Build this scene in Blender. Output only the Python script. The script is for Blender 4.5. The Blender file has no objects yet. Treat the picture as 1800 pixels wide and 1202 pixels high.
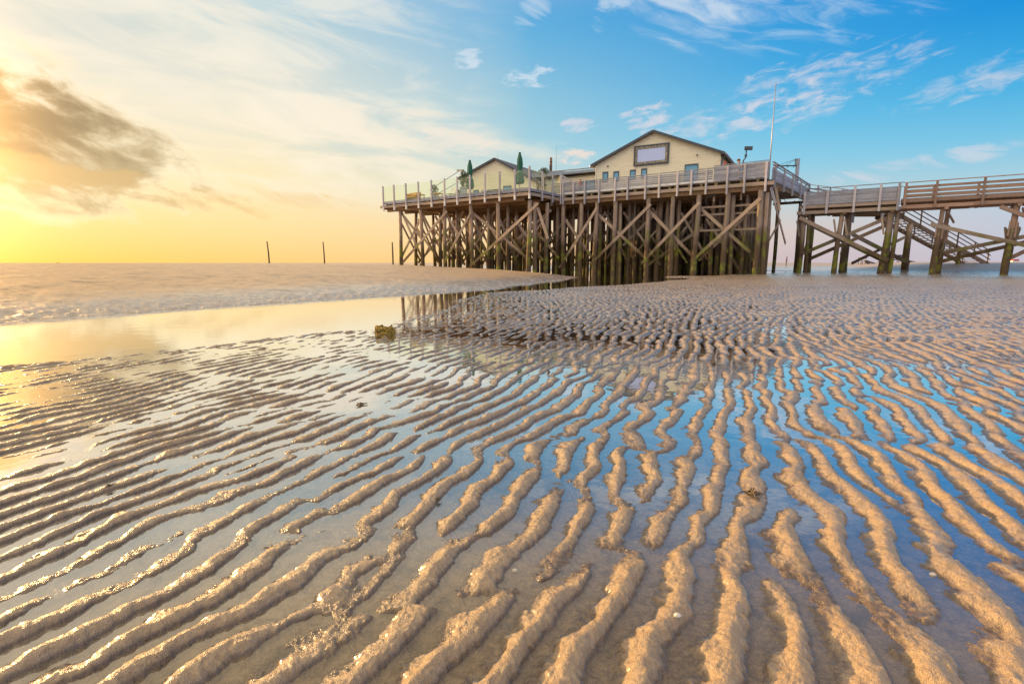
import bpy, math, random
import numpy as np
from mathutils import Vector, Matrix
R = math.radians
random.seed(7); rng = np.random.default_rng(11)
scene = bpy.context.scene
col = scene.collection

# ------------------------------------------------------------------ node helpers
def lin(r, g, b):
    f = lambda c: (c/255/12.92) if c/255 <= .04045 else ((c/255+.055)/1.055)**2.4
    return (f(r), f(g), f(b), 1)

class NT:
    def __init__(s, nt): s.nt = nt; s.n = nt.nodes; s.l = nt.links; s.n.clear()
    def node(s, typ, props=None, **ins):
        n = s.n.new(typ)
        for k, v in (props or {}).items(): setattr(n, k, v)
        for k, v in ins.items():
            key = int(k[1:]) if k[0] == '_' and k[1:].isdigit() else k.replace('_', ' ')
            s.put(n.inputs[key], v)
        return n
    def put(s, sock, v):
        if isinstance(v, bpy.types.NodeSocket): s.l.new(v, sock)
        elif isinstance(v, bpy.types.Node): s.l.new(v.outputs[0], sock)
        else:
            if hasattr(sock.default_value, '__len__') and not hasattr(v, '__len__'): v = (v,)*len(sock.default_value)
            if hasattr(v, '__len__') and len(v) == 4 and len(sock.default_value) == 3: v = v[:3]
            if hasattr(v, '__len__') and len(v) == 3 and len(sock.default_value) == 4: v = (*v, 1)
            sock.default_value = v
    def math(s, op, a, b=None, c=None, clamp=False):
        n = s.n.new('ShaderNodeMath'); n.operation = op; n.use_clamp = clamp
        s.put(n.inputs[0], a)
        if b is not None: s.put(n.inputs[1], b)
        if c is not None: s.put(n.inputs[2], c)
        return n.outputs[0]
    def ss(s, x, a, b, o0=0., o1=1., kind='SMOOTHSTEP'):
        n = s.n.new('ShaderNodeMapRange'); n.interpolation_type = kind
        s.put(n.inputs[0], x); s.put(n.inputs[1], a); s.put(n.inputs[2], b); s.put(n.inputs[3], o0); s.put(n.inputs[4], o1)
        return n.outputs[0]
    def mix(s, f, a, b, mode='MIX'):
        n = s.n.new('ShaderNodeMix'); n.data_type = 'RGBA'; n.blend_type = mode; n.clamp_factor = True
        s.put(n.inputs[0], f); s.put(n.inputs[6], a); s.put(n.inputs[7], b)
        return n.outputs[2]
    def noise(s, vec, scale, detail=4, rough=.55, dist=0., out=0):
        n = s.node('ShaderNodeTexNoise', Scale=scale, Detail=detail, Roughness=rough, Distortion=dist)
        if vec is not None: s.l.new(vec, n.inputs['Vector'])
        return n.outputs[out]
    def vscale(s, vec, sx, sy, sz, off=(0, 0, 0)):
        n = s.node('ShaderNodeMapping'); s.l.new(vec, n.inputs[0]); n.inputs['Scale'].default_value = (sx, sy, sz); n.inputs['Location'].default_value = off
        return n.outputs[0]
    def ramp(s, f, stops):
        n = s.n.new('ShaderNodeValToRGB'); e = n.color_ramp.elements
        while len(e) < len(stops): e.new(.5)
        for el, (p, c) in zip(e, stops): el.position = p; el.color = c if len(c) == 4 else (*c, 1)
        s.put(n.inputs[0], f); return n.outputs[0]

def material(name):
    m = bpy.data.materials.new(name); m.use_nodes = True
    t = NT(m.node_tree)
    out = t.node('ShaderNodeOutputMaterial')
    return m, t, out
def principled(t, out, **k):
    p = t.node('ShaderNodeBsdfPrincipled')
    for a, v in k.items(): t.put(p.inputs[a.replace('_', ' ')], v)
    t.l.new(p.outputs[0], out.inputs[0]); return p
def bump(t, h, dist, strength=1.):
    return t.node('ShaderNodeBump', Height=h, Distance=dist, Strength=strength).outputs[0]

# ------------------------------------------------------------------ materials
def wood(name, c1, c2, algae=0., rough=.75, tide=None):
    """weathered timber; attribute gr = (metres along, metres across, random)"""
    m, t, out = material(name)
    a = t.node('ShaderNodeAttribute', dict(attribute_name='gr')); gv = a.outputs['Vector']
    sep = t.node('ShaderNodeSeparateXYZ'); t.l.new(gv, sep.inputs[0])
    g1 = t.noise(t.vscale(gv, 1.3, 38, 17), 1., 5, .6)
    g2 = t.noise(t.vscale(gv, .6, 6, 31), 1., 3, .6)
    pos = t.node('ShaderNodeNewGeometry').outputs['Position']
    big = t.noise(pos, 2.3, 4, .6)
    rnd = t.math('FRACT', t.math('MULTIPLY', sep.outputs[2], 7.31))
    c = t.mix(t.ss(g1, .3, .7), c2, c1)
    c = t.mix(t.math('MULTIPLY', t.ss(g2, .45, .7), .6), c, tuple(x*.55 for x in c1[:3]))
    c = t.mix(1., c, t.ramp(rnd, [(0, (.72, .72, .74)), (.5, (.98, .96, .94)), (1, (1.2, 1.14, 1.08))]), 'MULTIPLY')
    c = t.mix(t.ss(big, .5, .75, 0, .35), c, (c2[0]*.8, c2[1]*.75, c2[2]*.6))
    if tide:
        z = t.node('ShaderNodeSeparateXYZ'); t.l.new(pos, z.inputs[0])
        zz = t.math('ADD', z.outputs[2], t.math('MULTIPLY_ADD', t.noise(pos, 1.4, 3), 2.2, -1.1))
        wetc = t.mix(g1, (.062, .037, .016), (.14, .087, .04))
        c = t.mix(t.ss(zz, tide+.9, tide-.9), c, wetc)
        alg = t.math('MULTIPLY', t.ss(t.noise(pos, 1.15, 5, .65), .49, .62), t.ss(zz, tide+1.6, tide-.2))
        c = t.mix(t.math('MULTIPLY', alg, algae), c, t.mix(g2, (.22, .19, .012), (.13, .19, .02)))
    elif algae:
        alg = t.ss(t.noise(pos, 1.5, 5, .65), .5, .68)
        c = t.mix(t.math('MULTIPLY', alg, algae), c, (.15, .135, .02))
    h = t.math('ADD', g1, t.math('MULTIPLY', g2, .7))
    principled(t, out, Base_Color=c, Roughness=rough, Normal=bump(t, h, .008))
    return m

def plain(name, c, rough=.6, metallic=0., var=.15, scale=6., bmp=.0):
    m, t, out = material(name)
    pos = t.node('ShaderNodeNewGeometry').outputs['Position']
    n = t.noise(pos, scale, 4)
    cc = t.mix(t.ss(n, .3, .7), tuple(x*(1-var) for x in c[:3]), tuple(min(1, x*(1+var)) for x in c[:3]))
    k = dict(Base_Color=cc, Roughness=rough, Metallic=metallic)
    if bmp: k['Normal'] = bump(t, t.noise(pos, scale*6, 3), bmp)
    principled(t, out, **k); return m

M = {}
M['pile'] = wood('weathered_pile_wood', (.46, .36, .28), (.24, .17, .115), .95, .8, tide=2.6)
M['brace'] = wood('brace_timber', (.53, .42, .33), (.31, .23, .16), .9, .75, tide=2.1)
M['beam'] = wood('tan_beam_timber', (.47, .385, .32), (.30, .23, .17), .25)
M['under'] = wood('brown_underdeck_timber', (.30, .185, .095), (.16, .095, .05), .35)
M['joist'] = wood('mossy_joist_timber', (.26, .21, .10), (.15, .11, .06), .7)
M['rail'] = wood('silver_grey_boards', (.43, .45, .52), (.29, .30, .34), 0.)
M['deck'] = wood('grey_deck_planks', (.34, .31, .29), (.22, .2, .19), 0.)
M['post'] = wood('pale_grey_post', (.58, .57, .61), (.44, .42, .45), 0.)
M['newwood'] = wood('pinkish_new_timber', (.46, .315, .235), (.33, .21, .15), 0.)
M['newpile'] = wood('new_spliced_timber', (.44, .30, .22), (.31, .2, .14), .8, .8, tide=-.6)
M['stake'] = wood('dark_stake_wood', (.16, .11, .06), (.09, .06, .035), 0.)
M['steel'] = plain('galvanised_steel', (.36, .37, .40), .45, .6)
M['darksteel'] = plain('dark_grey_metal', (.075, .085, .10), .5, .3)
M['pipe'] = plain('rusty_brown_pipe', (.22, .15, .10), .6, .4)
M['vent'] = plain('blue_grey_vent_metal', (.30, .38, .47), .4, .6)
M['cable'] = plain('black_cable', (.03, .03, .033), .6)
M['roof'] = plain('dark_grey_roofing', (.085, .085, .095), .7, 0, .2, 3., .004)
M['fascia'] = plain('blue_grey_fascia', (.27, .32, .40), .55)
M['trim'] = plain('dark_window_trim', (.06, .075, .09), .5)
M['ornament'] = None
M['panel'] = plain('blank_lilac_panel', lin(190, 206, 246)[:3], .55, 0, .03)
M['gold'] = plain('yellow_wood', (.62, .36, .07), .6)
M['white'] = plain('white_paint', (.72, .72, .70), .5)
M['planter'] = plain('grey_planter', (.42, .45, .48), .6)
M['greencloth'] = plain('dark_green_cloth', (.022, .125, .075), .85, 0, .3, 9., .003)
M['leaf'] = plain('green_leaves', (.075, .10, .025), .6, 0, .5, 30.)
M['skin'] = plain('skin', (.50, .28, .20), .5)
M['purple'] = plain('purple_cloth', (.16, .06, .20), .8)
M['blue'] = plain('light_blue_cloth', (.22, .42, .66), .8)
M['red'] = plain('red_cloth', (.48, .06, .05), .8)
M['jeans'] = plain('dark_cloth', (.05, .06, .09), .85)
M['hair'] = plain('brown_hair', (.10, .05, .03), .7)
M['weed'] = plain('brown_seaweed', (.11, .07, .03), .5, 0, .4, 40.)
M['weedg'] = plain('olive_moss', (.32, .21, .035), .8, 0, .6, 60., .004)
M['hutblue'] = plain('blue_hut_wall', (.13, .16, .33), .7)
M['shell'] = plain('pale_shell', (.62, .55, .46), .5, 0, .2, 200.)
M['glassw'] = plain('window_pane', lin(105, 165, 195)[:3], .08, 0, .1)
M['rubber'] = plain('black_rubber', (.02, .02, .02), .8)

def mk_siding():
    m, t, out = material('pale_yellow_siding')
    pos = t.node('ShaderNodeNewGeometry').outputs['Position']
    n = t.noise(t.vscale(pos, .8, .8, 6), 1.5, 5)
    g = t.noise(t.vscale(pos, 2, 2, 40), 1.5, 4)
    c = t.mix(t.ss(n, .3, .72), (.82, .75, .53), (.90, .84, .63))
    c = t.mix(t.ss(g, .5, .8, 0, .3), c, (.60, .47, .25))
    principled(t, out, Base_Color=c, Roughness=.6, Normal=bump(t, g, .003))
    return m
M['siding'] = mk_siding()
def mk_orn():
    m, t, out = material('beige_rope_ornament')
    pos = t.node('ShaderNodeNewGeometry').outputs['Position']
    v = t.node('ShaderNodeTexVoronoi', Scale=9.); t.l.new(pos, v.inputs['Vector'])
    c = t.mix(t.ss(v.outputs[0], .2, .55), (.52, .44, .28), (.20, .18, .14))
    principled(t, out, Base_Color=c, Roughness=.6, Normal=bump(t, v.outputs[0], .02)); return m
M['ornament'] = mk_orn()
def mk_glass():
    m, t, out = material('greenish_clear_glass')
    tr = t.node('ShaderNodeBsdfTransparent', Color=(.955, .98, .90, 1))
    gl = t.node('ShaderNodeBsdfGlossy', Roughness=.03, Color=(1, 1, 1, 1))
    fr = t.math('MULTIPLY_ADD', t.math('POWER', t.node('ShaderNodeLayerWeight', Blend=.5).outputs['Facing'], 4.), .8, .03)
    di = t.node('ShaderNodeBsdfDiffuse', Color=(.75, .85, .62, 1))
    a = t.node('ShaderNodeMixShader', Fac=fr); t.l.new(tr.outputs[0], a.inputs[1]); t.l.new(gl.outputs[0], a.inputs[2])
    b = t.node('ShaderNodeMixShader', Fac=.02); t.l.new(a.outputs[0], b.inputs[1]); t.l.new(di.outputs[0], b.inputs[2])
    t.l.new(b.outputs[0], out.inputs[0]); return m
M['glass'] = mk_glass()

def mk_water():
    m, t, out = material('shallow_tidal_water')
    pos = t.node('ShaderNodeNewGeometry').outputs['Position']
    n1 = t.noise(t.vscale(pos, 1, 1, 1), 5., 2, .5)
    n2 = t.noise(t.vscale(pos, 1, 1, 1), 17., 2, .5)
    nb = bump(t, t.math('ADD', n1, t.math('MULTIPLY', n2, .35)), .0011)
    lw = t.node('ShaderNodeLayerWeight', Blend=.5, Normal=nb)
    fr = t.ss(lw.outputs['Facing'], .34, .93, .045, .96)
    tr = t.node('ShaderNodeBsdfTransparent', Color=(.90, .87, .80, 1))
    gl = t.node('ShaderNodeBsdfGlossy', Roughness=.015, Color=(1, 1, 1, 1), Normal=nb)
    a = t.node('ShaderNodeMixShader', Fac=fr); t.l.new(tr.outputs[0], a.inputs[1]); t.l.new(gl.outputs[0], a.inputs[2])
    t.l.new(a.outputs[0], out.inputs[0]); return m
M['water'] = mk_water()

def mk_sand():
    m, t, out = material('rippled_wet_sand')
    pos = t.node('ShaderNodeNewGeometry').outputs['Position']
    z = t.node('ShaderNodeSeparateXYZ'); t.l.new(pos, z.inputs[0]); zz = z.outputs[2]
    big = t.noise(pos, .35, 2, .6); mid = t.noise(pos, 3., 4, .65); fine = t.noise(pos, 60., 3, .7); grain = t.noise(pos, 420., 1, .7)
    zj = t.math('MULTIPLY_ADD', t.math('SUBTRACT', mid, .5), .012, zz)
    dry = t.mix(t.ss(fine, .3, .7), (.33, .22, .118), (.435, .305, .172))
    dry = t.mix(t.ss(big, .4, .65, 0, .35), dry, (.33, .25, .17))
    yj = t.math('MULTIPLY_ADD', t.math('SUBTRACT', big, .5), 8., z.outputs[1])
    dry = t.mix(t.ss(yj, 3., 9., 0, .85), dry, t.mix(t.ss(fine, .3, .7), (.29, .235, .195), (.39, .325, .28)))
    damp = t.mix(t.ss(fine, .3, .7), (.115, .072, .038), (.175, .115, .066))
    bed = t.mix(t.ss(fine, .3, .7), (.20, .145, .09), (.29, .215, .14))
    stain = t.ss(t.noise(pos, 9., 4, .7), .50, .66)
    bed = t.mix(t.math('MULTIPLY', stain, .8), bed, (.06, .048, .035))
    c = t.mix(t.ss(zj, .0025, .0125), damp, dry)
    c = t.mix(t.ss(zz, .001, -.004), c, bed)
    c = t.mix(1., c, t.ramp(grain, [(.25, (.74, .73, .72)), (.5, (1, 1, 1)), (.75, (1.24, 1.22, 1.2))]), 'MULTIPLY')
    bank = t.mix(t.ss(mid, .35, .7), (.42, .27, .13), (.52, .35, .18))
    tide = t.noise(t.vscale(pos, .25, .5, 5), 1.4, 5, .65)
    bank = t.mix(t.ss(tide, .55, .72, 0, .6), bank, (.25, .18, .11))
    c = t.mix(t.ss(zj, .10, .25), c, bank)
    c = t.mix(t.math('MULTIPLY', t.ss(t.noise(t.vscale(pos, .5, 1.2, 3), 1.9, 4, .7), .52, .7), t.ss(zz, .02, .1, 0, .75)), c, (.13, .085, .048))
    # shade of the pier painted in as darker sand on the landward rise
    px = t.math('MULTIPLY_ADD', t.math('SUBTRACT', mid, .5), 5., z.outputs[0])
    rise_shade = t.math('MULTIPLY', t.ss(px, 17., 24.), t.ss(zz, .09, .16))
    rise_shade = t.math('MULTIPLY', rise_shade, t.ss(z.outputs[1], 75., 55.))
    c = t.mix(t.math('MULTIPLY', rise_shade, .9), c, (.105, .095, .09))
    ro = t.ss(zj, .0, .02, .20, .37)
    ro = t.mix(t.ss(fine, .4, .7, 0, .4), ro, .6)
    wetb = t.math('MULTIPLY', t.ss(zz, .02, .04), t.ss(zj, .24, .12))
    streakn = t.noise(t.vscale(pos, 1.1, 2.6, 6), 1.6, 4, .65)
    ro2 = t.math('MULTIPLY_ADD', t.ss(streakn, .42, .6), .35, .14)
    rof = t.node('ShaderNodeMix'); t.put(rof.inputs[0], wetb); t.put(rof.inputs[2], ro); t.put(rof.inputs[3], ro2)
    h = t.math('ADD', t.math('MULTIPLY', fine, 1.), t.math('MULTIPLY', grain, .55))
    h2 = t.math('MULTIPLY', t.noise(pos, 16., 3, .65), 2.4)
    b1 = bump(t, t.math('ADD', h, h2), .0058)
    b2 = bump(t, t.math('ADD', h2, t.math('MULTIPLY', fine, .5)), .0030)
    film = t.math('ADD', t.ss(zj, .022, .001, .75, 1.), 0.)
    film = t.math('MULTIPLY', film, t.ss(mid, .3, .62, .55, 1.))
    film = t.math('MULTIPLY', film, t.ss(zj, .34, .12, .12, 1.))
    p = principled(t, out, Base_Color=c, Roughness=rof.outputs[0], Normal=b1)
    t.put(p.inputs['Coat Weight'], film); t.put(p.inputs['Coat Roughness'], .20); t.put(p.inputs['Coat IOR'], 1.4); t.put(p.inputs['Coat Normal'], b2)
    return m
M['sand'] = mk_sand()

# ------------------------------------------------------------------ mesh building
class MB:
    def __init__(s): s.v = []; s.f = []; s.g = []
    def add(s, vs, fs, gs):
        k = len(s.v); s.v += [tuple(v) for v in vs]; s.f += [tuple(i+k for i in f) for f in fs]; s.g += gs
        return s
    def beam(s, p0, p1, w, h, up=(0, 0, 1), jit=0.):
        """box beam from p0 to p1; w across, h along up"""
        p0 = Vector(p0); p1 = Vector(p1); d = p1-p0; L = d.length; d.normalize()
        up = Vector(up); x = d.cross(up)
        if x.length < 1e-4: x = d.cross(Vector((0, 1, 0)))
        x.normalize(); y = x.cross(d); r = random.random()*10
        c = min(w, h)*.08
        vs = []; gs = []
        prof = [(-w/2+c, -h/2), (w/2-c, -h/2), (w/2, -h/2+c), (w/2, h/2-c), (w/2-c, h/2), (-w/2+c, h/2), (-w/2, h/2-c), (-w/2, -h/2+c)]
        pr = [0, w, w+.01, w+h, w+h+.01, 2*w+h, 2*w+h+.01, 2*w+2*h]
        for q, e in ((p0, 0), (p1, L)):
            for (a, b), u in zip(prof, pr): vs.append(q+x*a+y*b); gs.append((e+r*13, u, r))
        n = 8
        fs = [(i, (i+1) % n, n+(i+1) % n, n+i) for i in range(n)] + [tuple(range(n-1, -1, -1)), tuple(range(n, 2*n))]
        return s.add(vs, fs, gs)
    def box(s, lo, hi): # axis aligned in world
        lo = Vector(lo); hi = Vector(hi); c = (lo+hi)/2
        return s.beam((lo.x, c.y, c.z), (hi.x, c.y, c.z), hi.y-lo.y, hi.z-lo.z)
    def tube(s, pts, rad, n=10, rough=0., cap=True):
        pts = [Vector(p) for p in pts]; r = random.random()*10; m = len(pts); vs = []; gs = []; L = 0
        ph = [random.uniform(0, 6.28) for _ in range(4)]
        for i, p in enumerate(pts):
            d = (pts[min(i+1, m-1)]-pts[max(i-1, 0)]).normalized()
            x = d.cross(Vector((0, 1, .01))); x = x.normalized() if x.length > 1e-3 else Vector((1, 0, 0)); y = d.cross(x)
            if i: L += (p-pts[i-1]).length
            rr = rad[i] if hasattr(rad, '__len__') else rad
            for k in range(n):
                a = 2*math.pi*k/n; q = rr*(1+rough*(math.sin(3*a+ph[0]+L*1.3)*.5+math.sin(2*a+ph[1]-L*.8)*.5))
                vs.append(p+x*math.cos(a)*q+y*math.sin(a)*q); gs.append((L+r*13, rr*a, r))
        fs = [(i*n+k, i*n+(k+1) % n, (i+1)*n+(k+1) % n, (i+1)*n+k) for i in range(m-1) for k in range(n)]
        if cap: fs += [tuple(range(n-1, -1, -1)), tuple(range((m-1)*n, m*n))]
        return s.add(vs, fs, gs)
    def prism(s, poly, off):
        """polygon (3-D points) extruded by vector off"""
        poly = [Vector(p) for p in poly]; off = Vector(off); n = len(poly); r = random.random()*10
        vs = poly+[p+off for p in poly]; gs = [(v.x+v.y, v.z, r) for v in vs]
        fs = [tuple(range(n-1, -1, -1)), tuple(range(n, 2*n))]+[(i, (i+1) % n, n+(i+1) % n, n+i) for i in range(n)]
        return s.add(vs, fs, gs)
    def blob(s, c, rx, ry, rz, n=10, m=7, j=.15):
        c = Vector(c); vs = []; fs = []
        for i in range(m+1):
            t = math.pi*i/m
            for k in range(n):
                a = 2*math.pi*k/n; q = 1+random.uniform(-j, j)
                vs.append(c+Vector((rx*math.sin(t)*math.cos(a)*q, ry*math.sin(t)*math.sin(a)*q, rz*math.cos(t)*q)))
        fs = [(i*n+k, (i+1)*n+k, (i+1)*n+(k+1) % n, i*n+(k+1) % n) for i in range(m) for k in range(n)]
        return s.add(vs, fs, [(v.x, v.z, 1) for v in vs])
    def leaves(s, c, rx, ry, rz, count, size):
        for _ in range(count):
            d = Vector((random.gauss(0, 1), random.gauss(0, 1), random.gauss(0, 1))).normalized()*random.random()**.4
            p = Vector(c)+Vector((d.x*rx, d.y*ry, d.z*rz))
            a = Vector((random.gauss(0, 1), random.gauss(0, 1), random.gauss(0, 1))).normalized(); b = a.orthogonal().normalized()
            q = size*random.uniform(.6, 1.4)
            s.add([p-a*q, p+b*q*.45, p+a*q, p-b*q*.45], [(0, 1, 2, 3)], [(0, 0, 0)]*4)
        return s
    def build(s, name, mat, parent=None, smooth=False):
        org = world_loc(parent)
        me = bpy.data.meshes.new(name)
        me.from_pydata([(x-org[0], y-org[1], z-org[2]) for x, y, z in s.v], [], s.f)
        at = me.attributes.new('gr', 'FLOAT_VECTOR', 'POINT'); at.data.foreach_set('vector', np.array(s.g, dtype=np.float32).ravel())
        if smooth: me.polygons.foreach_set('use_smooth', [True]*len(me.polygons))
        me.materials.append(mat); me.update()
        o = bpy.data.objects.new(name, me); col.objects.link(o); o.parent = parent
        return o
def world_loc(o):
    x = y = z = 0.
    while o: x += o.location[0]; y += o.location[1]; z += o.location[2]; o = o.parent
    return (x, y, z)
def tag(o, label=None, cat=None, group=None, kind=None):
    for k, v in (('label', label), ('category', cat), ('group', group), ('kind', kind)):
        if v: o[k] = v
    return o
def thing(name, loc, label, cat, group=None):
    o = bpy.data.objects.new(name, None); o.empty_display_size = .3; col.objects.link(o); o.location = loc
    return tag(o, label, cat, group)

# ------------------------------------------------------------------ pier frame: a along the front (to the right), b into depth
PO = (15.638, 33.384); AZ = R(-54.6)
PA = Vector((-math.sin(AZ), -math.cos(AZ), 0)); PB = Vector((math.cos(AZ), -math.sin(AZ), 0))
def W(a, b, z): return Vector((PO[0]+a*PA.x+b*PB.x, PO[1]+a*PA.y+b*PB.y, z))

# ------------------------------------------------------------------ ground
def hash2(ix, iy, seed):
    h = (ix.astype(np.int64)*374761393 + iy.astype(np.int64)*668265263 + seed*974634777) & 0x7fffffff
    h = ((h ^ (h >> 13))*1274126177) & 0x7fffffff
    h = h ^ (h >> 16)
    return (h & 0xffff).astype(np.float32)/65535.
def pnoise(x, y, seed=0):
    x0 = np.floor(x); y0 = np.floor(y); fx = (x-x0).astype(np.float32); fy = (y-y0).astype(np.float32)
    u = fx*fx*fx*(fx*(fx*6-15)+10); v = fy*fy*fy*(fy*(fy*6-15)+10)
    def g(dx, dy):
        a = hash2(x0+dx, y0+dy, seed)*6.2831853
        return np.cos(a)*(fx-dx)+np.sin(a)*(fy-dy)
    return ((g(0, 0)*(1-u)+g(1, 0)*u)*(1-v)+(g(0, 1)*(1-u)+g(1, 1)*u)*v)*1.5
def fbm(x, y, o, seed=0, gain=.5):
    s = 0; a = 1.
    for i in range(o): s = s+a*pnoise(x*2**i, y*2**i, seed+i*17); a *= gain
    return s
def sst(x, a, b):
    t = np.clip((x-a)/(b-a), 0, 1); return t*t*(3-2*t)
S1 = [(-60, -6), (-16, 2), (-9, 4.9), (-6.7, 6.7), (-5.6, 8.8), (-3.8, 11.6), (-.9, 15.2), (1.3, 20), (2.9, 25), (3.9, 29), (3.4, 31.5), (2.0, 34), (.5, 40), (-2, 50)]
S2 = [(-2, 56), (20, 56), (27, 50), (25, 44), (18.5, 37.5), (14.2, 32.6), (11.5, 30.2), (8.9, 29.2), (10.2, 28.2), (9.3, 26), (5.5, 20.6), (1.9, 16.6), (-.5, 13.8), (-1.1, 11), (-1.2, 8), (-1.5, 6.2), (-2.5, 5.35), (-3.3, 4.5), (-3.9, 3.9), (-6, 2.7), (-12, .2), (-60, -12)]
def dist_poly(x, y, pts):
    d = np.full(x.shape, 1e9, np.float32)
    for (ax, ay), (bx, by) in zip(pts[:-1], pts[1:]):
        vx, vy = bx-ax, by-ay; t = np.clip(((x-ax)*vx+(y-ay)*vy)/(vx*vx+vy*vy), 0, 1)
        d = np.minimum(d, np.hypot(x-ax-t*vx, y-ay-t*vy))
    return d
def inside(x, y, pts):
    c = np.zeros(x.shape, bool); n = len(pts)
    for i in range(n):
        (ax, ay), (bx, by) = pts[i], pts[(i+1) % n]
        if ay == by: continue
        c ^= ((ay > y) != (by > y)) & (x < (bx-ax)*(y-ay)/(by-ay)+ax)
    return c
def base_height(x, y):
    wx = x+.35*pnoise(x*.35, y*.35, 5)*np.minimum(1, np.hypot(x, y)/9); wy = y+.35*pnoise(x*.35+9, y*.35, 6)*np.minimum(1, np.hypot(x, y)/9)
    d1 = dist_poly(wx, wy, S1); d2 = dist_poly(wx, wy, S2); ins = inside(wx, wy, S1+S2)
    zb = .765*(1-np.exp(-(d1/5.9)**1.15))
    rx = x-PO[0]; ry = y-PO[1]; a = rx*PA.x+ry*PA.y; b = rx*PB.x+ry*PB.y
    zf = .004*fbm(x*.5, y*.5, 2, 31)+.0012+.0022*np.exp(-((x-.4)**2+y*y)/6.)
    zf = zf-.006*sst(d2, 2.5, 0)*(y < 14)-.0080*sst(x+.25*pnoise(x*.7, y*.7, 13), .7, -2.0)*sst(y, .7, 1.6)*(y < 14) + .055*sst(y, 17, 36) + .005*sst(x, 1.5, 7)*sst(y, 3, 7)+.0022*sst(x, .3, 1.6)-.0065*np.exp(-((x-.5)/1.5)**2-((y-5.6)/2.2)**2)
    zf = zf + .66*sst(b, 8.5, 21)*sst(a, 1.0, 13)+.25*sst(np.hypot(x, y), 60, 140)
    wbank = 1/(1+np.exp(-np.clip((d2-d1)/.25, -30, 30)))
    zo = zb*wbank+zf*(1-wbank)
    zi = -.13*(1-np.exp(-d1/1.6))*(1-np.exp(-d2/1.6)) - .012*sst(d2, 0, 1.2)
    z = np.where(ins, zi, zo)
    return z, ins, d1, d2, wbank
def ripples(x, y, ins, d1, d2, wbank, z):
    r = np.hypot(x, y)
    ca = R(21); sd = (math.sin(ca), math.cos(ca)); td = (math.cos(ca), -math.sin(ca))
    w1 = .05*pnoise(x*1.1, y*1.1, 41)+.030*pnoise(x*3.0, y*3.0, 42)+.010*pnoise(x*8, y*8, 43)
    w2 = .03*pnoise(x*3.1, y*3.1, 47)+.009*pnoise(x*9, y*9, 48)
    X = x+td[0]*w1+sd[0]*w2; Y = y+td[1]*w1+sd[1]*w2
    lam = .116; gq = 1-.16*np.exp(-(r/1.7)**2); X = X*gq; Y = Y*gq
    def field(sig, ks, seed, n):
        g = np.random.default_rng(seed); re = np.zeros(x.shape, np.float32); im = np.zeros(x.shape, np.float32)
        for i in range(n):
            dl = g.normal(0, sig); k = 2*math.pi/lam*(1+g.normal(0, ks)); ph = g.uniform(0, 6.283)
            kx = k*(td[0]*math.cos(dl)+sd[0]*math.sin(dl)); ky = k*(td[1]*math.cos(dl)+sd[1]*math.sin(dl))
            q = (kx*X+ky*Y+ph).astype(np.float32); re += np.cos(q); im += np.sin(q)
        return re/math.sqrt(n), im/math.sqrt(n)
    r1, i1 = field(.085, .085, 3, 28); r2, i2 = field(.34, .16, 4, 26)
    w = sst(r+2.2*pnoise(x*.25, y*.25, 51), 3.5, 11)*.72+.12
    re = r1*(1-w)+r2*w; im = i1*(1-w)+i2*w
    E = np.hypot(re, im)/np.sqrt((1-w)**2+w*w); p = np.arctan2(im, re)
    near = sst(r, 18, 6)
    n1 = fbm(x*9, y*9, 2, 61, .6); n2 = fbm(x*26, y*26, 3, 66, .65)
    p = p-.46*np.cos(p)+.16*np.sin(p)+.50*n1*near
    c = (1+np.cos(p))*.5
    A = .0275*np.clip(.42+.64*E+.28*pnoise(x*2.3, y*2.3, 77), .34, 1.12)
    prof = .40*sst(c, .0, .85)+.60*c**1.25
    h = A*prof-.0101
    fl = np.abs(np.sin(p)); right = np.clip(np.sin(p), 0, 1)
    tr = np.abs(pnoise(x*34*sd[0]+y*34*sd[1]+n1, (x*td[0]+y*td[1])*13, 71))
    h = h+(.0034*fbm(x*8, y*8, 3, 99, .65)*(1-c)+.0016*np.abs(pnoise(x*21, y*21, 101))*(1-c)+.0052*n1*c+.0036*n2*(.25+fl)+.0010*pnoise(x*75, y*75, 95)*(.3+fl)+.0085*tr*right*sst(c, .03, .2)*sst(c, 1., .6))*(.25+.75*near)
    flat = (1-wbank)*np.where(ins, np.exp(-d2/.55), 1.)
    flat = np.where(ins, np.exp(-d2/.6), flat)
    flat = flat*(1-sst(y-.0*x, 27, 36))*(1-sst(z, .08, .2))
    lump = fbm(x*5, y*5, 4, 81, .6)
    bankl = wbank*(~ins)*sst(z, .22, .01)
    rest = .013*fbm(x*1.2, y*1.2, 3, 91)+.007*fbm(x*4., y*4., 3, 93, .6)
    return h*flat + bankl*(.024*lump-.012*sst(d1, 2.2, .3)) + (1-flat)*(1-np.where(ins, 1, 0))*rest
def ground_z(x, y):
    x = np.atleast_1d(np.float64(x)); y = np.atleast_1d(np.float64(y))
    z, ins, d1, d2, wb = base_height(x, y)
    return float((z+ripples(x, y, ins, d1, d2, wb, z))[0])
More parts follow.
